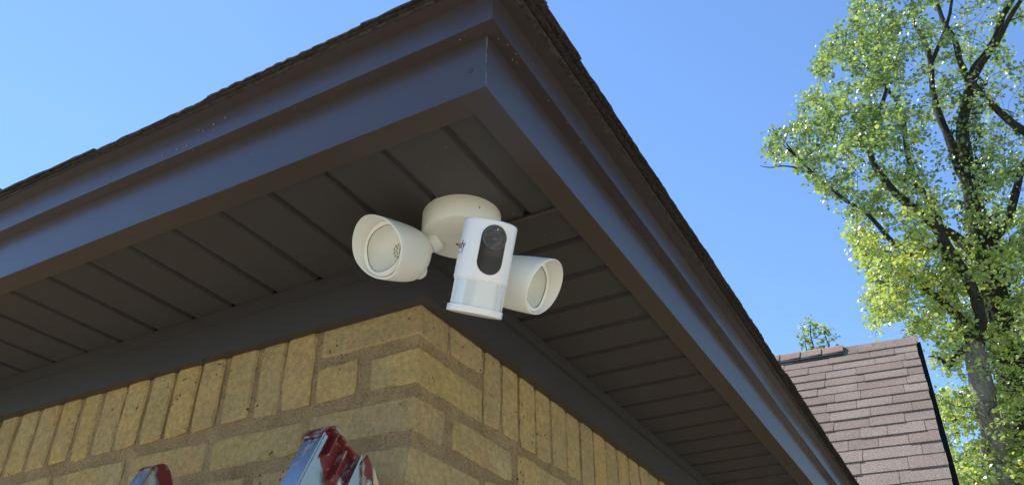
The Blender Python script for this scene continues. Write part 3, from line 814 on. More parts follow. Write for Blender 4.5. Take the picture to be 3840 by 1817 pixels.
# ================================================================ LADDER
lean = radians(25)
ld = Vector((0, sin(lean), cos(lean))); ln = Vector((0, cos(lean), -sin(lean)))
def rail_matrix(x, y, z): return Matrix.Translation((x, y, z)) @ Matrix((Vector((1,0,0)), ln, ld)).transposed().to_4x4()
ladder = empty('extension_ladder', (-.88, -.15, 0))
tag(ladder, 'scuffed aluminium extension ladder with worn red end caps leaning on the brick wall', 'ladder')
LWM = {}
def ladpart(name, me, m, mw, parent=ladder):
    o = link(name, me, m); o.parent = parent
    pm = LWM.get(parent.name, Matrix.Translation(ladder.location)); o.matrix_local = pm.inverted() @ mw; LWM[o.name] = mw.copy(); return o
def rail(x, y, z, dep, fl, length, cap, m, capm, topcut):
    """I-section rail; local X out of web, Y through the depth, Z up the rail. origin = front top corner on the web's +X side"""
    mw = rail_matrix(x, y, z); bm = bmesh.new()
    t_ = .0035
    box(bm, (-fl, 0, -length), (0, t_, -.010)); box(bm, (-fl-.001, t_-.0005, -length), (-fl+.004, .010, -.012)); box(bm, (-.0035, t_-.0005, -length), (.001, .0085, -.012))
    box(bm, (-fl*.62, t_, -length), (-fl*.45, dep-t_, -.012)); box(bm, (-fl, dep-t_, -length), (0, dep, -.02))
    r = ladpart('rail', from_bm('rail', bm), m, mw)
    if cap:
        # cap body: outline in (Y,Z), rounded at the front top
        ol = [(-.002, -.014), (.002, -.002), (.009, .006), (.018, .010), (dep*.55, .006), (dep+.002, -.004 + topcut), (dep+.002, -.036), (dep*.92, -.046), (dep*.62, -.050), (dep*.40, -.040), (dep*.16, -.022)]
        bm = bmesh.new()
        A = [bm.verts.new((-fl*.44, a, b_)) for a, b_ in ol]; B = [bm.verts.new((-fl-.002, a, b_)) for a, b_ in ol]
        bm.faces.new(A); bm.faces.new(list(reversed(B)))
        for i in range(len(ol)): bm.faces.new((A[i], A[(i+1) % len(ol)], B[(i+1) % len(ol)], B[i]))
        bmesh.ops.bevel(bm, geom=bm.edges[:], offset=.0012, segments=1, affect='EDGES')
        c = ladpart('end_cap', from_bm('end_cap', bm), capm, mw, r)
        bm = bmesh.new()       # top lip and ribs
        lip = [(-.003, -.016), (.001, -.001), (.008, .0075), (.018, .012), (dep*.55, .008), (dep+.003, -.003 + topcut)]
        A = []; 
        for a, b_ in lip: A.append([bm.verts.new((.0015, a, b_)), bm.verts.new((-fl-.003, a, b_)), bm.verts.new((-fl-.003, a+.0005, b_-.004)), bm.verts.new((.0015, a+.0005, b_-.004))])
        for i in range(len(lip)-1):
            for k_ in range(4): bm.faces.new((A[i][k_], A[i][(k_+1) % 4], A[i+1][(k_+1) % 4], A[i+1][k_]))
        bm.faces.new(A[0]); bm.faces.new(A[-1])
        for fy in (.30, .62, .97):
            y0 = dep*fy; box(bm, (-fl*.45, y0-.0012, -.040 if fy > .4 else -.03), (.0005, y0+.0012, .004 - (fy-.3)*.012))
        box(bm, (-fl*.45, dep*.62, -.049), (-.004, dep*.98, -.034))
        ladpart('cap_ribs', from_bm('cap_ribs', bm), capm, mw, r)
        ladpart('rivet', lathe('rivet', [(.0001,0),(.0055,0),(.005,.002),(.0025,.003),(.0022,.001),(.0001,.001)], 14), M_rivet, mw @ Matrix.Translation((-.004, dep*.81, -.041)) @ Matrix.Rotation(pi/2, 4, 'Y'), r)
    return r, mw
XR, XL = -.722, -1.036
rail(XR, .796, CZ+.3825, .080, .030, 2.27, True, M_alu, M_red, .012)
def inner_rail(x, y, z):
    mw = rail_matrix(x, y, z); dep = .074; fl = .028; t_ = .0035; bm = bmesh.new()
    box(bm, (-fl, 0, -2.27), (.0005, t_, -.012)); box(bm, (-fl, dep-t_, -2.27), (.0005, dep, -.03))
    r = ladpart('rail', from_bm('rail', bm), M_alu, mw)
    bm = bmesh.new(); ol = [(t_, -2.27), (dep-t_, -2.27), (dep-t_, -.032), (.030, -.006), (t_, -.012)]
    A = [bm.verts.new((.0, a, b_)) for a, b_ in ol]; B = [bm.verts.new((-.004, a, b_)) for a, b_ in ol]
    bm.faces.new(A); bm.faces.new(list(reversed(B)))
    for i in range(len(ol)): bm.faces.new((A[i], A[(i+1) % len(ol)], B[(i+1) % len(ol)], B[i]))
    ladpart('rail_web', from_bm('rail_web', bm), M_web, mw, r)
    ol = [(-.002,-.014),(.002,-.003),(.010,.006),(.018,.009),(.030,.004),(.052,-.014),(.074,-.030),(.078,-.052),(.066,-.050),(.044,-.033),(.024,-.018),(.012,-.013)]
    bm = bmesh.new(); A = [bm.verts.new((.0035, a, b_)) for a, b_ in ol]; B = [bm.verts.new((-fl-.002, a, b_)) for a, b_ in ol]
    bm.faces.new(A); bm.faces.new(list(reversed(B)))
    for i in range(len(ol)): bm.faces.new((A[i], A[(i+1) % len(ol)], B[(i+1) % len(ol)], B[i]))
    bmesh.ops.bevel(bm, geom=bm.edges[:], offset=.0012, segments=1, affect='EDGES'); ladpart('end_cap', from_bm('end_cap', bm), M_red, mw, r)
    ladpart('rivet', lathe('rivet', [(.0001,0),(.0055,0),(.005,.002),(.0025,.003),(.0022,.001),(.0001,.001)], 14), M_rivet, mw @ Matrix.Translation((.0035, .063, -.036)) @ Matrix.Rotation(pi/2, 4, 'Y'), r)
inner_rail(XL-.022, .801, CZ+.3860)
# base section rails behind, with riveted red straps
def base_rail(x, y, z):
    mw = rail_matrix(x, y, z); bm = bmesh.new(); dep = .062; fl = .026; t_ = .0035
    box(bm, (-fl, 0, -2.2), (0, t_, -.004)); box(bm, (-.005, t_, -2.2), (-.0015, dep-t_, -.018)); box(bm, (-fl, dep-t_, -2.2), (0, dep, -.03))
    r = ladpart('rail', from_bm('rail', bm), M_alu, mw)
    def plate(name, ol, x0, x1, m):
        bm = bmesh.new(); A = [bm.verts.new((x1, a, b_)) for a, b_ in ol]; B = [bm.verts.new((x0, a, b_)) for a, b_ in ol]
        bm.faces.new(A); bm.faces.new(list(reversed(B)))
        for i in range(len(ol)): bm.faces.new((A[i], A[(i+1) % len(ol)], B[(i+1) % len(ol)], B[i]))
        bmesh.ops.bevel(bm, geom=bm.edges[:], offset=.0012, segments=1, affect='EDGES'); ladpart(name, from_bm(name, bm), m, mw, r)
    plate('strap', [(.008,.004),(.022,-.002),(.058,-.040),(.066,-.062),(.060,-.075),(.050,-.066),(.034,-.050),(.018,-.030),(.006,-.012)], -.001, .003, M_red)
    plate('bumper', [(.030,.001),(.052,-.012),(.070,-.040),(.072,-.065),(.066,-.068),(.056,-.038),(.040,-.018)], -.020, .001, M_cream)
    for yy, zz in ((.030,-.029), (.052,-.055)):
        ladpart('rivet', lathe('rivet', [(.0001,0),(.0062,0),(.0058,.0018),(.0035,.0030),(.0028,.0012),(.0001,.001)], 16), M_rivet, mw @ Matrix.Translation((.003, yy, zz)) @ Matrix.Rotation(pi/2, 4, 'Y'), r)
base_rail(-.7286+.012, .868, CZ+.3655); base_rail(-1.078, .868, CZ+.352)
for i in range(7):
    p_ = rail_matrix(0, .83, CZ+.30) @ Vector((0, 0, -.12-.30*i))
    ladpart('rung', lathe('rung', [(.0155, -(XR-XL)/2+.012), (.0155, (XR-XL)/2-.012)], 16), M_alu, Matrix.Translation(((XR+XL)/2-.015, p_.y, p_.z)) @ Matrix.Rotation(pi/2, 4, 'Y'))

# ================================================================ NEIGHBOUR'S ROOF
P0 = Vector((-.0128, 5.918, CZ+2.4809)); az_, el_, ua = radians(-.6528), radians(41.7766), radians(-6.3723)
vv = Vector((sin(az_)*cos(el_), -cos(az_)*cos(el_), -sin(el_))); uu = Vector((-cos(ua), sin(ua), 0)); nn = vv.cross(uu).normalized()
if nn.z < 0: nn = -nn
EXP = .143
nb = empty('shingled_house', (P0.x, P0.y, 0))
tag(nb, 'gabled house behind the eave with a sunlit brown shingle roof and ridge vent', 'house')
def npart(name, me, m, parent=None):
    o = link(name, me, m)
    if parent is None: o.parent = nb; o.location = (-P0.x, -P0.y, 0)
    else: o.parent = parent
    return o
def RP(k, t_, h=0): return P0 + uu*k + vv*(t_*EXP) + nn*h
NT = 21; NW = 5.5
apex = lambda k: RP(k, -1.15, -.012)
bp2 = Vector((0, 2, 0))
bm = bmesh.new()
def quadslab(bm, pts, th):
    A = [bm.verts.new(q) for q in pts]; n_ = (pts[1]-pts[0]).cross(pts[2]-pts[0]).normalized()
    if n_.z < 0: n_ = -n_
    B = [bm.verts.new(q - n_*th) for q in pts]; k_ = len(pts)
    bm.faces.new(A); bm.faces.new(list(reversed(B)))
    for i in range(k_): bm.faces.new((A[i], A[(i+1) % k_], B[(i+1) % k_], B[i]))
quadslab(bm, [apex(0.012), apex(NW), RP(NW, NT, -.012), RP(.012, NT, -.012)], .05)
back = lambda k, d_: apex(k) + Vector((0, d_*cos(el_), -d_*sin(el_)))
quadslab(bm, [apex(0.012), apex(NW), back(NW, 3), back(.012, 3)], .05)
nroof = npart('roof', from_bm('roof', bm), M_shingle)
rs = random.Random(8); count = 0
def nsh(t_, k0, k1, th, lift):
    v = []
    rk = rs.uniform(-.002,.002)
    pts = [(k0, t_, lift+th), (k1, t_, lift+th), (k1, t_-1.35, .001+th*.4), (k0, t_-1.35, .001+th*.4)]
    top = [RP(*q) for q in pts]; bot = [RP(k0, t_+.0, lift), RP(k1, t_+.0, lift), RP(k1, t_-1.35, -.006), RP(k0, t_-1.35, -.006)]
    # ragged lower edge
    me = mesh('shingle', top+bot, [(0,1,2,3),(7,6,5,4),(0,4,5,1),(1,5,6,2),(2,6,7,3),(3,7,4,0)])
    bm = bmesh.new(); bm.from_mesh(me); return from_bm('shingle', bm)
for t_ in range(0, NT):
    k = rs.uniform(-.004,.006); lim = 1.62
    first = True
    while k < lim:
        ln_ = rs.choice((.16,.19,.235,.28,.30)) * rs.uniform(.9,1.1)
        if first: ln_ *= rs.uniform(.3,1)
        first = False
        thick = rs.random() < .5
        o = npart('shingle', nsh(t_ + rs.uniform(-.02,.02) + (0 if thick else -.06), k+.0012, k+ln_-.0012, .0125 if thick else .0085, .004), M_shingle, nroof)
        count += 1; k += ln_
# ridge caps
capc = 0; k = -.012
while k < 4:
    if .40 < k < .50: k = .488
    l_ = .152*rs.uniform(.95,1.05)
    lift = .026 if k > .47 else 0
    ctr = [RP(k, -.34, .010+lift*.9), RP(k, -1.02, .012+lift), apex(k)+Vector((0,.0,.026+lift)), back(k, .10)+Vector((0,0,.02+lift))]
    ctr2 = [RP(k+l_-.003, -.34, .004+lift*.9), RP(k+l_-.003, -1.02, .006+lift), apex(k+l_-.003)+Vector((0,0,.020+lift)), back(k+l_-.003, .10)+Vector((0,0,.014+lift))]
    ctr = [RP(k, -.30, .012+lift*.9)] + ctr[1:]
    n0 = [q + Vector((0,-.002,-.007)) for q in ctr]; n1 = [q + Vector((0,-.002,-.007)) for q in ctr2]
    v = ctr+ctr2+n0+n1; f = []
    for i in range(3): f += [(i, i+1, i+5, i+4), (i+8, i+12, i+13, i+9)]
    f += [(0,4,12,8), (3,11,15,7)]
    for i in range(3): f += [(i, i+8, i+9, i+1), (i+4, i+5, i+13, i+12)]
    bm = bmesh.new(); bm.from_mesh(mesh('ridge_cap', v, f)); npart('ridge_cap', from_bm('ridge_cap', bm), M_cap, nroof); k += l_
# ridge vent
bm = bmesh.new()
def obox(bm, k0, k1, t0, t1, h0, h1):
    A = [RP(k0,t0,h0),RP(k1,t0,h0),RP(k1,t1,h0),RP(k0,t1,h0),RP(k0,t0,h1),RP(k1,t0,h1),RP(k1,t1,h1),RP(k0,t1,h1)]
    v = [bm.verts.new(q) for q in A]
    for f in ((0,3,2,1),(4,5,6,7),(0,1,5,4),(1,2,6,5),(2,3,7,6),(3,0,4,7)): bm.faces.new([v[i] for i in f])
obox(bm, .492, 4, -1.05, -.10, .004, .026); obox(bm, .492, 4, -.10, .02, .004, .009)
vent = npart('ridge_vent', from_bm('ridge_vent', bm), M_grille)
bm = bmesh.new(); k = .50
while k < 1.6:
    obox(bm, k, k+.0035, -.11, -.085, .007, .024); k += .0075
lv = npart('louver', from_bm('louver', bm), M_ring, vent); lv['kind'] = 'stuff'
# rake board, gable wall, body
bm = bmesh.new()
def rb_(k0, k1, h0, h1, t0=-1.1, t1=NT):
    obox(bm, k0, k1, t0, t1, h0, h1)
rb_(-.028, .012, -.16, -.030)
npart('rake_board', from_bm('rake_board', bm), M_rake)
bm = bmesh.new(); rb_(.0125, .03, -.22, -.065, -.6, NT-1); npart('rake_trim', from_bm('rake_trim', bm), M_rake)
ebot = RP(0, NT); bw = apex(0)
xg = P0.x-.25
bm = bmesh.new()
yb0 = ebot.y+.35; yb1 = bw.y + 2.0
V = [bm.verts.new(q) for q in ((xg, yb0, 0), (xg, yb1, 0), (xg, yb1, apex(0).z-.09-2.0*math.tan(el_)), (xg, bw.y, apex(0).z-.09), (xg, yb0, ebot.z+.22))]
V2 = [bm.verts.new((xg-5, q.co.y, q.co.z)) for q in V]
bm.faces.new(V); bm.faces.new(list(reversed(V2)))
for i in range(5): bm.faces.new((V[i], V[(i+1) % 5], V2[(i+1) % 5], V2[i]))
npart('wall', from_bm('wall', bm), M_brick)
# a dark hip end just showing over the far left of the eave
tip = link('hip_roof', bpy.data.meshes.new('hip_roof'))
r_ = ray(-60, 668); T = CAM + r_*(7.0/hypot(r_.x, r_.y)); r_ = ray(28, 722); Q = CAM + r_*(7.0/hypot(r_.x, r_.y))
bm = bmesh.new()
dv = (Q-T); base_z = 2.6; k_ = (T.z-base_z)/(T.z-Q.z)
hx = abs(dv.x*k_); hy = 2.4
V = [bm.verts.new(q) for q in ((0,0,0), (-hx,-hy,base_z-T.z), (dv.x*k_,dv.y*k_,base_z-T.z), (hx*.4,hy+1,base_z-T.z), (-hx,hy,base_z-T.z))]
for i in range(4): bm.faces.new((V[0], V[1+i], V[1+(i+1) % 4]))
bm.faces.new((V[4],V[3],V[2],V[1]))
bmesh.ops.recalc_face_normals(bm, faces=bm.faces[:]); bm.to_mesh(tip.data); bm.free(); tip.data.materials.append(M_eave_sh)
tip.location = T
tag(tip, 'dark roof peak barely rising over the far left end of the eave', 'roof')

# ================================================================ TREES
def tube(pts, rads, n=10, wob=.06, seed=0):
    r = random.Random(seed); v = []; f = []
    # resample
    P = []; R = []
    for i in range(len(pts)-1):
        p0 = pts[max(i-1,0)]; p1 = pts[i]; p2 = pts[i+1]; p3 = pts[min(i+2,len(pts)-1)]
        seg = 5
        for k_ in range(seg):
            t_ = k_/seg
            P.append(.5*((2*p1) + (-p0+p2)*t_ + (2*p0-5*p1+4*p2-p3)*t_*t_ + (-p0+3*p1-3*p2+p3)*t_**3)); R.append(rads[i]+(rads[i+1]-rads[i])*t_)
    P.append(pts[-1]); R.append(rads[-1])
    prev = None
    for i, p_ in enumerate(P):
        d = (P[min(i+1, len(P)-1)] - P[max(i-1, 0)]).normalized()
        if prev is None: a = d.orthogonal().normalized()
        else: a = (prev - d*prev.dot(d)).normalized()
        prev = a; b_ = d.cross(a)
        for k_ in range(n):
            an = 2*pi*k_/n; rr = R[i]*(1 + wob*mnoise.noise(Vector((cos(an)*1.5, sin(an)*1.5, i*.35+seed))))
            v.append(p_ + a*(rr*cos(an)) + b_*(rr*sin(an)))
    for i in range(len(P)-1):
        for k_ in range(n):
            a_i = i*n+k_; b_i = i*n+(k_+1) % n; f.append((a_i, b_i, b_i+n, a_i+n))
    f.append(tuple(reversed(range(n)))); f.append(tuple((len(P)-1)*n+k_ for k_ in range(n)))
    return v, f, P, R
class Tree:
    def __init__(s, name, base, label):
        s.root = empty(name, base); s.base = Vector(base); tag(s.root, label, 'tree')
        s.nodes = []; s.lv = []; s.lf = []; s.tone = []; s.tv = []; s.tf = []
    def limb(s, name, pts, rads, m, n=10, seed=0, leafy=True):
        v, f, P, R = tube(pts, rads, n, .28, seed)
        o = link(name, mesh(name, [q - s.base for q in v], f, True), m, s.root)
        if leafy: s.nodes += list(zip(P, R))
        return o
    def twig(s, pts, r0, r1, n=4):
        k0 = len(s.tv); m = len(pts)
        for i, p_ in enumerate(pts):
            d = (pts[min(i+1, m-1)] - pts[max(i-1, 0)]).normalized(); a = d.orthogonal().normalized(); b_ = d.cross(a); r_ = r0+(r1-r0)*i/(m-1)
            for k_ in range(n):
                an = 2*pi*k_/n; s.tv.append(p_ - s.base + a*(r_*cos(an)) + b_*(r_*sin(an)))
        for i in range(m-1):
            for k_ in range(n):
                a_i = k0+i*n+k_; b_i = k0+i*n+(k_+1) % n; s.tf.append((a_i, b_i, b_i+n, a_i+n))
    def leaf(s, p_, size, rnd, tone, droop=.5):
        d = Vector((rnd.gauss(0,1), rnd.gauss(0,1), rnd.gauss(-droop,.7))).normalized()
        up = Vector((rnd.gauss(0,.6), rnd.gauss(0,.6), 1)).normalized()
        sd = d.cross(up)
        if sd.length < .1: sd = d.orthogonal()
        sd.normalize(); nr = sd.cross(d).normalized()
        k0 = len(s.lv); q = p_ - s.base; w_ = size*rnd.uniform(.42,.55); fold = size*rnd.uniform(.05,.22); cup = size*rnd.uniform(-.15,.2)
        s.lv += [q, q+d*size*.42 + sd*w_ + nr*fold, q+d*size*.9 + sd*w_*.55 + nr*(fold*.5-cup), q+d*size - nr*cup, q+d*size*.9 - sd*w_*.55 + nr*(fold*.5-cup), q+d*size*.42 - sd*w_ + nr*fold, q+d*size*.45]
        s.lf += [(k0, k0+6, k0+1), (k0+6, k0+3, k0+2, k0+1), (k0, k0+5, k0+6), (k0+6, k0+5, k0+4, k0+3)]
        s.tone += [tone]*4
    def cluster(s, c, rnd, nl, spread, size, tone):
        # twig from nearest limb
        best = min(s.nodes, key=lambda q: (q[0]-c).length_squared + (0 if q[0].z < c.z+.6 else 2.5))
        a = best[0]; L_ = (c-a).length
        mid = a*.5 + c*.5 + Vector((rnd.uniform(-.12,.12), rnd.uniform(-.12,.12), rnd.uniform(-.02,.16)))*L_
        pts = [a, a*.68+mid*.32+Vector((rnd.uniform(-.03,.03),rnd.uniform(-.03,.03),0))*L_, mid, mid*.4+c*.6, c]
        if L_ < 4.5:
            s.twig(pts, min(best[1]*.8, .006+.010*L_), .004, 4)
            if rnd.random() < .5 and L_ > .3: s.nodes.append((mid, .01)); 
            if rnd.random() < .6: s.nodes.append((c, .006))
        for _ in range(nl):
            off = Vector((rnd.gauss(0,1), rnd.gauss(0,1), rnd.gauss(0,.8)))*spread
            p_ = c+off
            if rnd.random() < .25: s.twig([c, c*.5+p_*.5+Vector((0,0,rnd.uniform(-.03,.04))), p_], .004, .0022, 3)
            s.leaf(p_, size*rnd.uniform(.65,1.2), rnd, min(1, max(0, tone + rnd.gauss(0,.24))))
    def finish(s, leafm, barkm, leafname='foliage'):
        me = mesh(leafname, s.lv, s.lf); me.attributes.new('tone', 'FLOAT', 'FACE').data.foreach_set('value', s.tone)
        for p_ in me.polygons: p_.use_smooth = True
        o = link(leafname, me, leafm, s.root); o['kind'] = 'stuff'
        if s.tv:
            o2 = link('twigs', mesh('twigs', s.tv, s.tf), barkm, s.root); o2['kind'] = 'stuff'
K = 3840/2576
def inpoly(x, y, poly):
    c = False; j = len(poly)-1
    for i in range(len(poly)):
        xi, yi = poly[i]; xj, yj = poly[j]
        if (yi > y) != (yj > y) and x < (xj-xi)*(y-yi)/(yj-yi)+xi: c = not c
        j = i
    return c
def PX(x, y, d): return at_dist(x, y, d)
def path(pts, d): return [at_dist(x, y, d + (q[0] if q else 0)) for x, y, *q in pts]

# --- near tree with the pale lit trunk
DT = 17.0
tb = at_dist(3800, 1817, DT); bxy = (tb.x+.25, tb.y)
T1 = Tree('broadleaf_tree', (bxy[0], bxy[1], 0), 'tall spring-green tree whose pale furrowed trunk shows beside the shingled roof')
T1.limb('trunk', [Vector((bxy[0]+.1, bxy[1], -.2)), Vector((bxy[0]+.05, bxy[1], 2.5))] + path([(3768,1817),(3725,1640),(3690,1480),(3662,1350),(3650,1290)], DT), [.36,.30,.225,.20,.19,.20,.16], M_bark, 16, 1)
T1.limb('limb', path([(3650,1300),(3625,1230),(3560,1150),(3470,1080),(3380,1000),(3290,960)], DT), [.13,.10,.08,.06,.045,.02], M_barkd, 8, 2)
T1.limb('limb', path([(3640,1290),(3590,1330),(3560,1370),(3520,1340),(3480,1335)], DT), [.07,.05,.045,.03,.01], M_barkd, 8, 3)
T1.limb('limb', path([(3655,1300),(3680,1220),(3660,1120),(3620,1030),(3540,900),(3490,830),(3400,760,.2),(3330,690,.3),(3275,610,.5),(3262,540,.7),(3290,430,.8),(3325,330,.8),(3330,230,1),(3290,120,1)], DT), [.15,.11,.10,.10,.105,.10,.088,.078,.070,.062,.052,.042,.034,.02], M_barkd, 10, 4)
T1.limb('limb', path([(3540,900),(3420,960),(3345,905),(3260,810),(3150,735),(3060,660),(2990,590),(2935,520)], DT-.3), [.07,.062,.055,.048,.042,.034,.026,.012], M_barkd, 8, 5)
T1.limb('limb', path([(3060,660),(3000,632),(2940,622),(2890,628),(2850,622)], DT-.3), [.03,.022,.016,.012,.006], M_barkd, 6, 6, leafy=False)
T1.limb('limb', path([(2990,590),(2940,545),(2905,500),(2895,465)], DT-.3), [.03,.016,.010,.005], M_barkd, 6, 7)
T1.limb('limb', path([(3560,1000,.2),(3500,780,.8),(3440,690,1.2),(3400,560,1.2),(3380,420,1.5),(3300,300,1.5),(3210,220,1.5)], DT), [.10,.09,.08,.065,.05,.035,.02], M_barkd, 8, 8)
# --- far tree, thick and ivy clad
DT2 = 19.5
tb2 = at_dist(3860, 1817, DT2)
T2 = Tree('broadleaf_tree', (tb2.x+.3, tb2.y, 0), 'taller ivy-clad tree with forked dark trunk at the right edge of the picture')
trunk2 = path([(3860,1817),(3822,1600),(3800,1430),(3765,1280),(3735,1120),(3700,980),(3668,830),(3640,700),(3618,580),(3610,470),(3640,320)], DT2)
T2.limb('trunk', [Vector((tb2.x+.4, tb2.y, -.2)), Vector((tb2.x+.3, tb2.y, 2.5))] + trunk2, [.42,.38,.31,.29,.28,.28,.26,.24,.22,.19,.17,.14,.12], M_barkd, 14, 11)
T2.limb('limb', path([(3640,330),(3650,270),(3700,200),(3735,140),(3760,60),(3830,-60),(3900,-260)], DT2), [.13,.12,.11,.09,.075,.05,.03], M_barkd, 9, 12)
T2.limb('limb', path([(3640,320),(3680,240),(3730,170),(3790,60),(3850,-30)], DT2-.2), [.10,.09,.08,.06,.04], M_barkd, 9, 13)
T2.limb('limb', path([(3640,320),(3600,230),(3580,150),(3530,60),(3510,-60),(3540,-300)], DT2), [.10,.08,.07,.055,.045,.02], M_barkd, 9, 14)
T2.limb('limb', path([(3950,520),(3840,490),(3760,430),(3690,360),(3645,310)], DT2-.4), [.12,.10,.085,.07,.07], M_barkd, 9, 15)
T2.limb('limb', path([(3640,700),(3590,610),(3560,520),(3525,440),(3500,350),(3490,240),(3475,170),(3430,90),(3420,0),(3440,-180)], DT2), [.14,.12,.10,.09,.08,.07,.062,.05,.04,.025], M_barkd, 9, 16)
T2.limb('limb', path([(3700,1000),(3600,900),(3500,830),(3440,760)], DT2-.3), [.14,.11,.08,.04], M_barkd, 9, 17)
T2.limb('limb', path([(3490,240),(3530,150),(3560,60),(3570,0),(3600,-150)], DT2), [.06,.055,.045,.04,.02], M_barkd, 8, 18)
T2.limb('limb', path([(3690,920),(3760,860),(3800,760),(3830,640),(3900,500)], DT2), [.12,.10,.09,.075,.04], M_barkd, 9, 19)
T2.limb('limb', path([(3810,1400),(3850,1300),(3900,1200),(4000,1050)], DT2-.5), [.12,.10,.08,.05], M_barkd, 9, 20)

crown = [(3190,-450),(3170,-150),(3185,0),(3200,70),(3130,110),(3070,200),(3050,250),(3060,310),(3010,330),(3000,410),(2975,470),(2905,500),(2860,540),(2875,590),(2960,600),(3020,640),(3060,700),(3120,760),(3190,830),(3220,950),(3290,1080),(3250,1120),(3270,1230),(3330,1260),(3400,1240),(3480,1280),(3500,1330),(3560,1400),(3600,1450),(3460,1470),(3500,1560),(3500,1680),(3560,1760),(3580,2050),(4400,2050),(4400,-450)]
gaps = [(3555,640,60,110),(3600,720,40,90),(3480,620,35,70),(3120,640,40,40),(3560,1430,70,45),(3830,720,55,60),(3560,480,55,60),(3780,360,60,80),(3620,60,55,60),(3700,1510,45,35),(3500,920,40,60),(3380,1230,60,25),(3240,700,35,40),(3420,1180,30,30),(3800,200,60,60),(3840,460,50,60),(3310,870,35,35),(3540,1600,25,30),(3850,1010,25,35)]
rnd = random.Random(99)
def dens(x, y):
    if not inpoly(x, y, crown): return 0
    for gx, gy, a, b_ in gaps:
        if ((x-gx)/a)**2+((y-gy)/b_)**2 < 1: return .10
    q = Vector((x/130, y/130, 0)); n_ = mnoise.noise(q) + .5*mnoise.noise(q*2.3)
    base = 1.0 if n_ > -.18 else .30
    if x > 3380 and y < 640: base *= .36
    elif y < 900: base *= .78
    if x > 3780 and y < 250: base *= .5
    if x > 3860 or y < -60 or y > 1830: base *= .5
    return base
pl_w = 32
LIMBS = [[(3820,1600),(3800,1430),(3765,1280),(3735,1120),(3700,980),(3668,830),(3640,700),(3618,580),(3610,470),(3640,320),(3730,150),(3780,40)],
         [(3560,920),(3480,840),(3400,760),(3330,690),(3275,610),(3262,540),(3290,430)], [(3640,700),(3560,520),(3500,350),(3475,170),(3420,30)]]
cl = []
tries = 0
while len(cl) < 2650 and tries < 30000:
    tries += 1
    x = rnd.uniform(2840, 4350); y = rnd.uniform(-430, 1950)
    if rnd.random() > dens(x, y): continue
    left = x < 3560 + (y-900)*.12
    if y > 1250 and x > 3640: left = rnd.random() < .45
    trunk_near = any(abs(x-tx) < 62 and y0 < y < y1 for tx, y0, y1 in ((3665,1290,1420),(3690,1420,1560),(3722,1560,1700),(3755,1700,1820)))
    if trunk_near and rnd.random() < .6: continue
    onlimb = False
    for pl in LIMBS:
        for (xa, ya), (xb, yb) in zip(pl, pl[1:]):
            dx_, dy_ = xb-xa, yb-ya; tt_ = max(0, min(1, ((x-xa)*dx_+(y-ya)*dy_)/(dx_*dx_+dy_*dy_)))
            if hypot(x-xa-dx_*tt_, y-ya-dy_*tt_) < pl_w: onlimb = True
    d = (DT + rnd.gauss(.2, 1.0)) if left else (DT2 + rnd.gauss(0, 1.5))
    if trunk_near: d = DT + abs(rnd.gauss(.5,.6)) + (.0 if rnd.random() < .85 else -1.0)
    if onlimb and not trunk_near:
        if rnd.random() < .12: continue
        if rnd.random() < .55: d = (DT if left else DT2) + 1.0 + abs(rnd.gauss(0,.7))
    cl.append((x, y, d, left))
cl.sort(key=lambda q: -q[1])
# order clusters so twigs grow outwards from the limbs
def near(c, T): return min((q[0]-c).length for q in T.nodes)
items = []
for x, y, d, left in cl:
    c = at_dist(x, y, d); T = T1 if left else T2
    items.append((near(c, T), c, T, x, y))
items.sort(key=lambda q: q[0])
for _, c, T, x, y in items:
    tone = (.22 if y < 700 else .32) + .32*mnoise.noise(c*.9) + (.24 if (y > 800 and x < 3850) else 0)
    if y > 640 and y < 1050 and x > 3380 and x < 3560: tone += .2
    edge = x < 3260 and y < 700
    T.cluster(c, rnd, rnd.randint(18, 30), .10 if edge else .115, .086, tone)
# ivy and shoots hugging the trunks
ivy = Tree('ivy_vine', (tb2.x+.3, tb2.y, 0), 'dark ivy wrapped around the ivy-clad trunk at the right edge'); ivy.root['category'] = 'vine'
for i in range(len(trunk2)-1):
    a, b_ = trunk2[i], trunk2[i+1]
    m_ = int((b_-a).length*230)
    for _ in range(m_):
        t_ = rnd.random(); p_ = a.lerp(b_, t_); an = rnd.uniform(0, 2*pi); rr = rnd.uniform(.18,.46)
        if mnoise.noise(Vector((cos(an)*1.4, sin(an)*1.4, p_.z*.9))) > .22: continue
        ivy.leaf(p_ + Vector((cos(an)*rr, sin(an)*rr, 0)), rnd.uniform(.07,.12), rnd, rnd.random()*.6, 1.0)
T1.finish(M_leaf, M_barkd); T2.finish(M_leaf, M_barkd); ivy.finish(M_ivy, M_barkd)

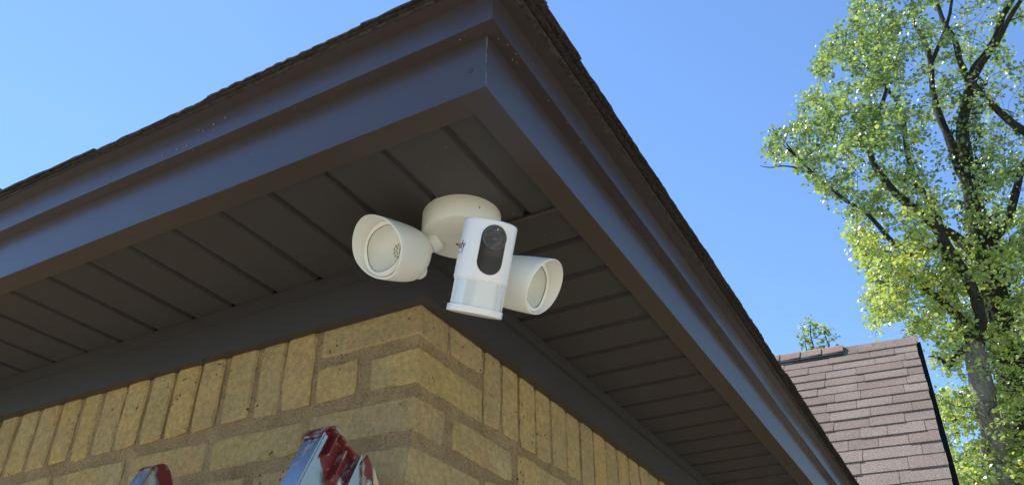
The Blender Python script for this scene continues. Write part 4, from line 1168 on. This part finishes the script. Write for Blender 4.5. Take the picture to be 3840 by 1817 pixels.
# --- small tree top behind the ridge
DS = 15.0
sb = at_dist(3060, 1420, DS)
T3 = Tree('young_tree', (sb.x, sb.y, 0), 'thin young treetop peeping over the ridge vent of the shingled roof')
T3.limb('trunk', [Vector((sb.x, sb.y, -.1)), Vector((sb.x+.1, sb.y, 3)), at_dist(3062, 1400, DS), at_dist(3050, 1300, DS), at_dist(3040, 1255, DS), at_dist(3040, 1205, DS)], [.08,.05,.022,.014,.010,.004], M_barkd, 8, 31)
T3.limb('limb', path([(3075,1400),(3108,1310),(3095,1260),(3088,1225)], DS), [.018,.012,.008,.004], M_barkd, 6, 32)
T3.limb('limb', path([(3060,1400),(3025,1310),(3018,1270),(3010,1245)], DS), [.014,.009,.006,.003], M_barkd, 6, 33)
T3.limb('limb', path([(3100,1400),(3112,1330),(3108,1270)], DS), [.012,.008,.003], M_barkd, 6, 34)
for px, py in ((3038,1196),(3040,1210),(3016,1214),(3008,1228),(3054,1216),(3060,1222),(3028,1230),(3002,1250),(3007,1262),(3020,1258),(3030,1238),(3080,1222),(3092,1230),(3086,1240),(3106,1236),(3112,1246),(3110,1258),(3130,1262),(3054,1240),(3072,1252),(3068,1270),(3022,1278),(3004,1288),(3036,1292),(3085,1280),(3056,1300),(3080,1295),(3024,1322),(3018,1328),(3058,1318),(3104,1306),(3044,1270),(3098,1268),(3144,1300),(3066,1312),(3090,1312)):
    T3.cluster(at_dist(px, py, DS+rnd.gauss(0,.15)), rnd, rnd.randint(6, 10), .045, .068, .30+rnd.uniform(-.2,.2))
T3.finish(M_leaf, M_barkd)
# --- woods past the right side of the house, seen mirrored in the trim
wv_ = []; wf_ = []; wt_ = []; rw = random.Random(4)
for _ in range(34):
    tx = rw.uniform(15, 30); ty = rw.uniform(-6, min(tx/.34, 46)); hgt = rw.uniform(12, 18); rad = rw.uniform(2.2, 3.8)
    k0 = len(wv_)
    for z_, r_ in ((0,.28),(hgt*.55,.2),(hgt*.9,.06)):
        for q in range(6): wv_.append((tx+r_*cos(q*pi/3), ty+r_*sin(q*pi/3), z_))
    for a_i in range(2):
        for q in range(6):
            p_ = k0+a_i*6+q; q2 = k0+a_i*6+(q+1) % 6; wf_.append((p_, q2, q2+6, p_+6)); wt_.append(0)
    for _ in range(700):
        d = Vector((rw.gauss(0,1), rw.gauss(0,1), rw.gauss(0,1))).normalized()*rw.uniform(.55,1)
        c = Vector((tx+d.x*rad, ty+d.y*rad, hgt*.62+d.z*hgt*.36)); a = Vector((rw.gauss(0,1), rw.gauss(0,1), rw.gauss(0,1))).normalized(); b_ = a.orthogonal().normalized(); sz = rw.uniform(.16,.34)
        k0 = len(wv_); wv_ += [c-a*sz, c+b_*sz*.5, c+a*sz, c-b_*sz*.5]; wf_.append((k0,k0+1,k0+2,k0+3)); wt_.append(rw.random())
me = mesh('woodland', wv_, wf_); me.attributes.new('tone', 'FLOAT', 'FACE').data.foreach_set('value', wt_)
wd = link('woodland', me, M_leaf); wd['kind'] = 'stuff'; wd['label'] = 'mass of spring-green woods past the right side of the house'
print('shingles', count, 'leaf faces', len(T1.lf)+len(T2.lf)+len(T3.lf)+len(ivy.lf), 'bricks', len(bricks))
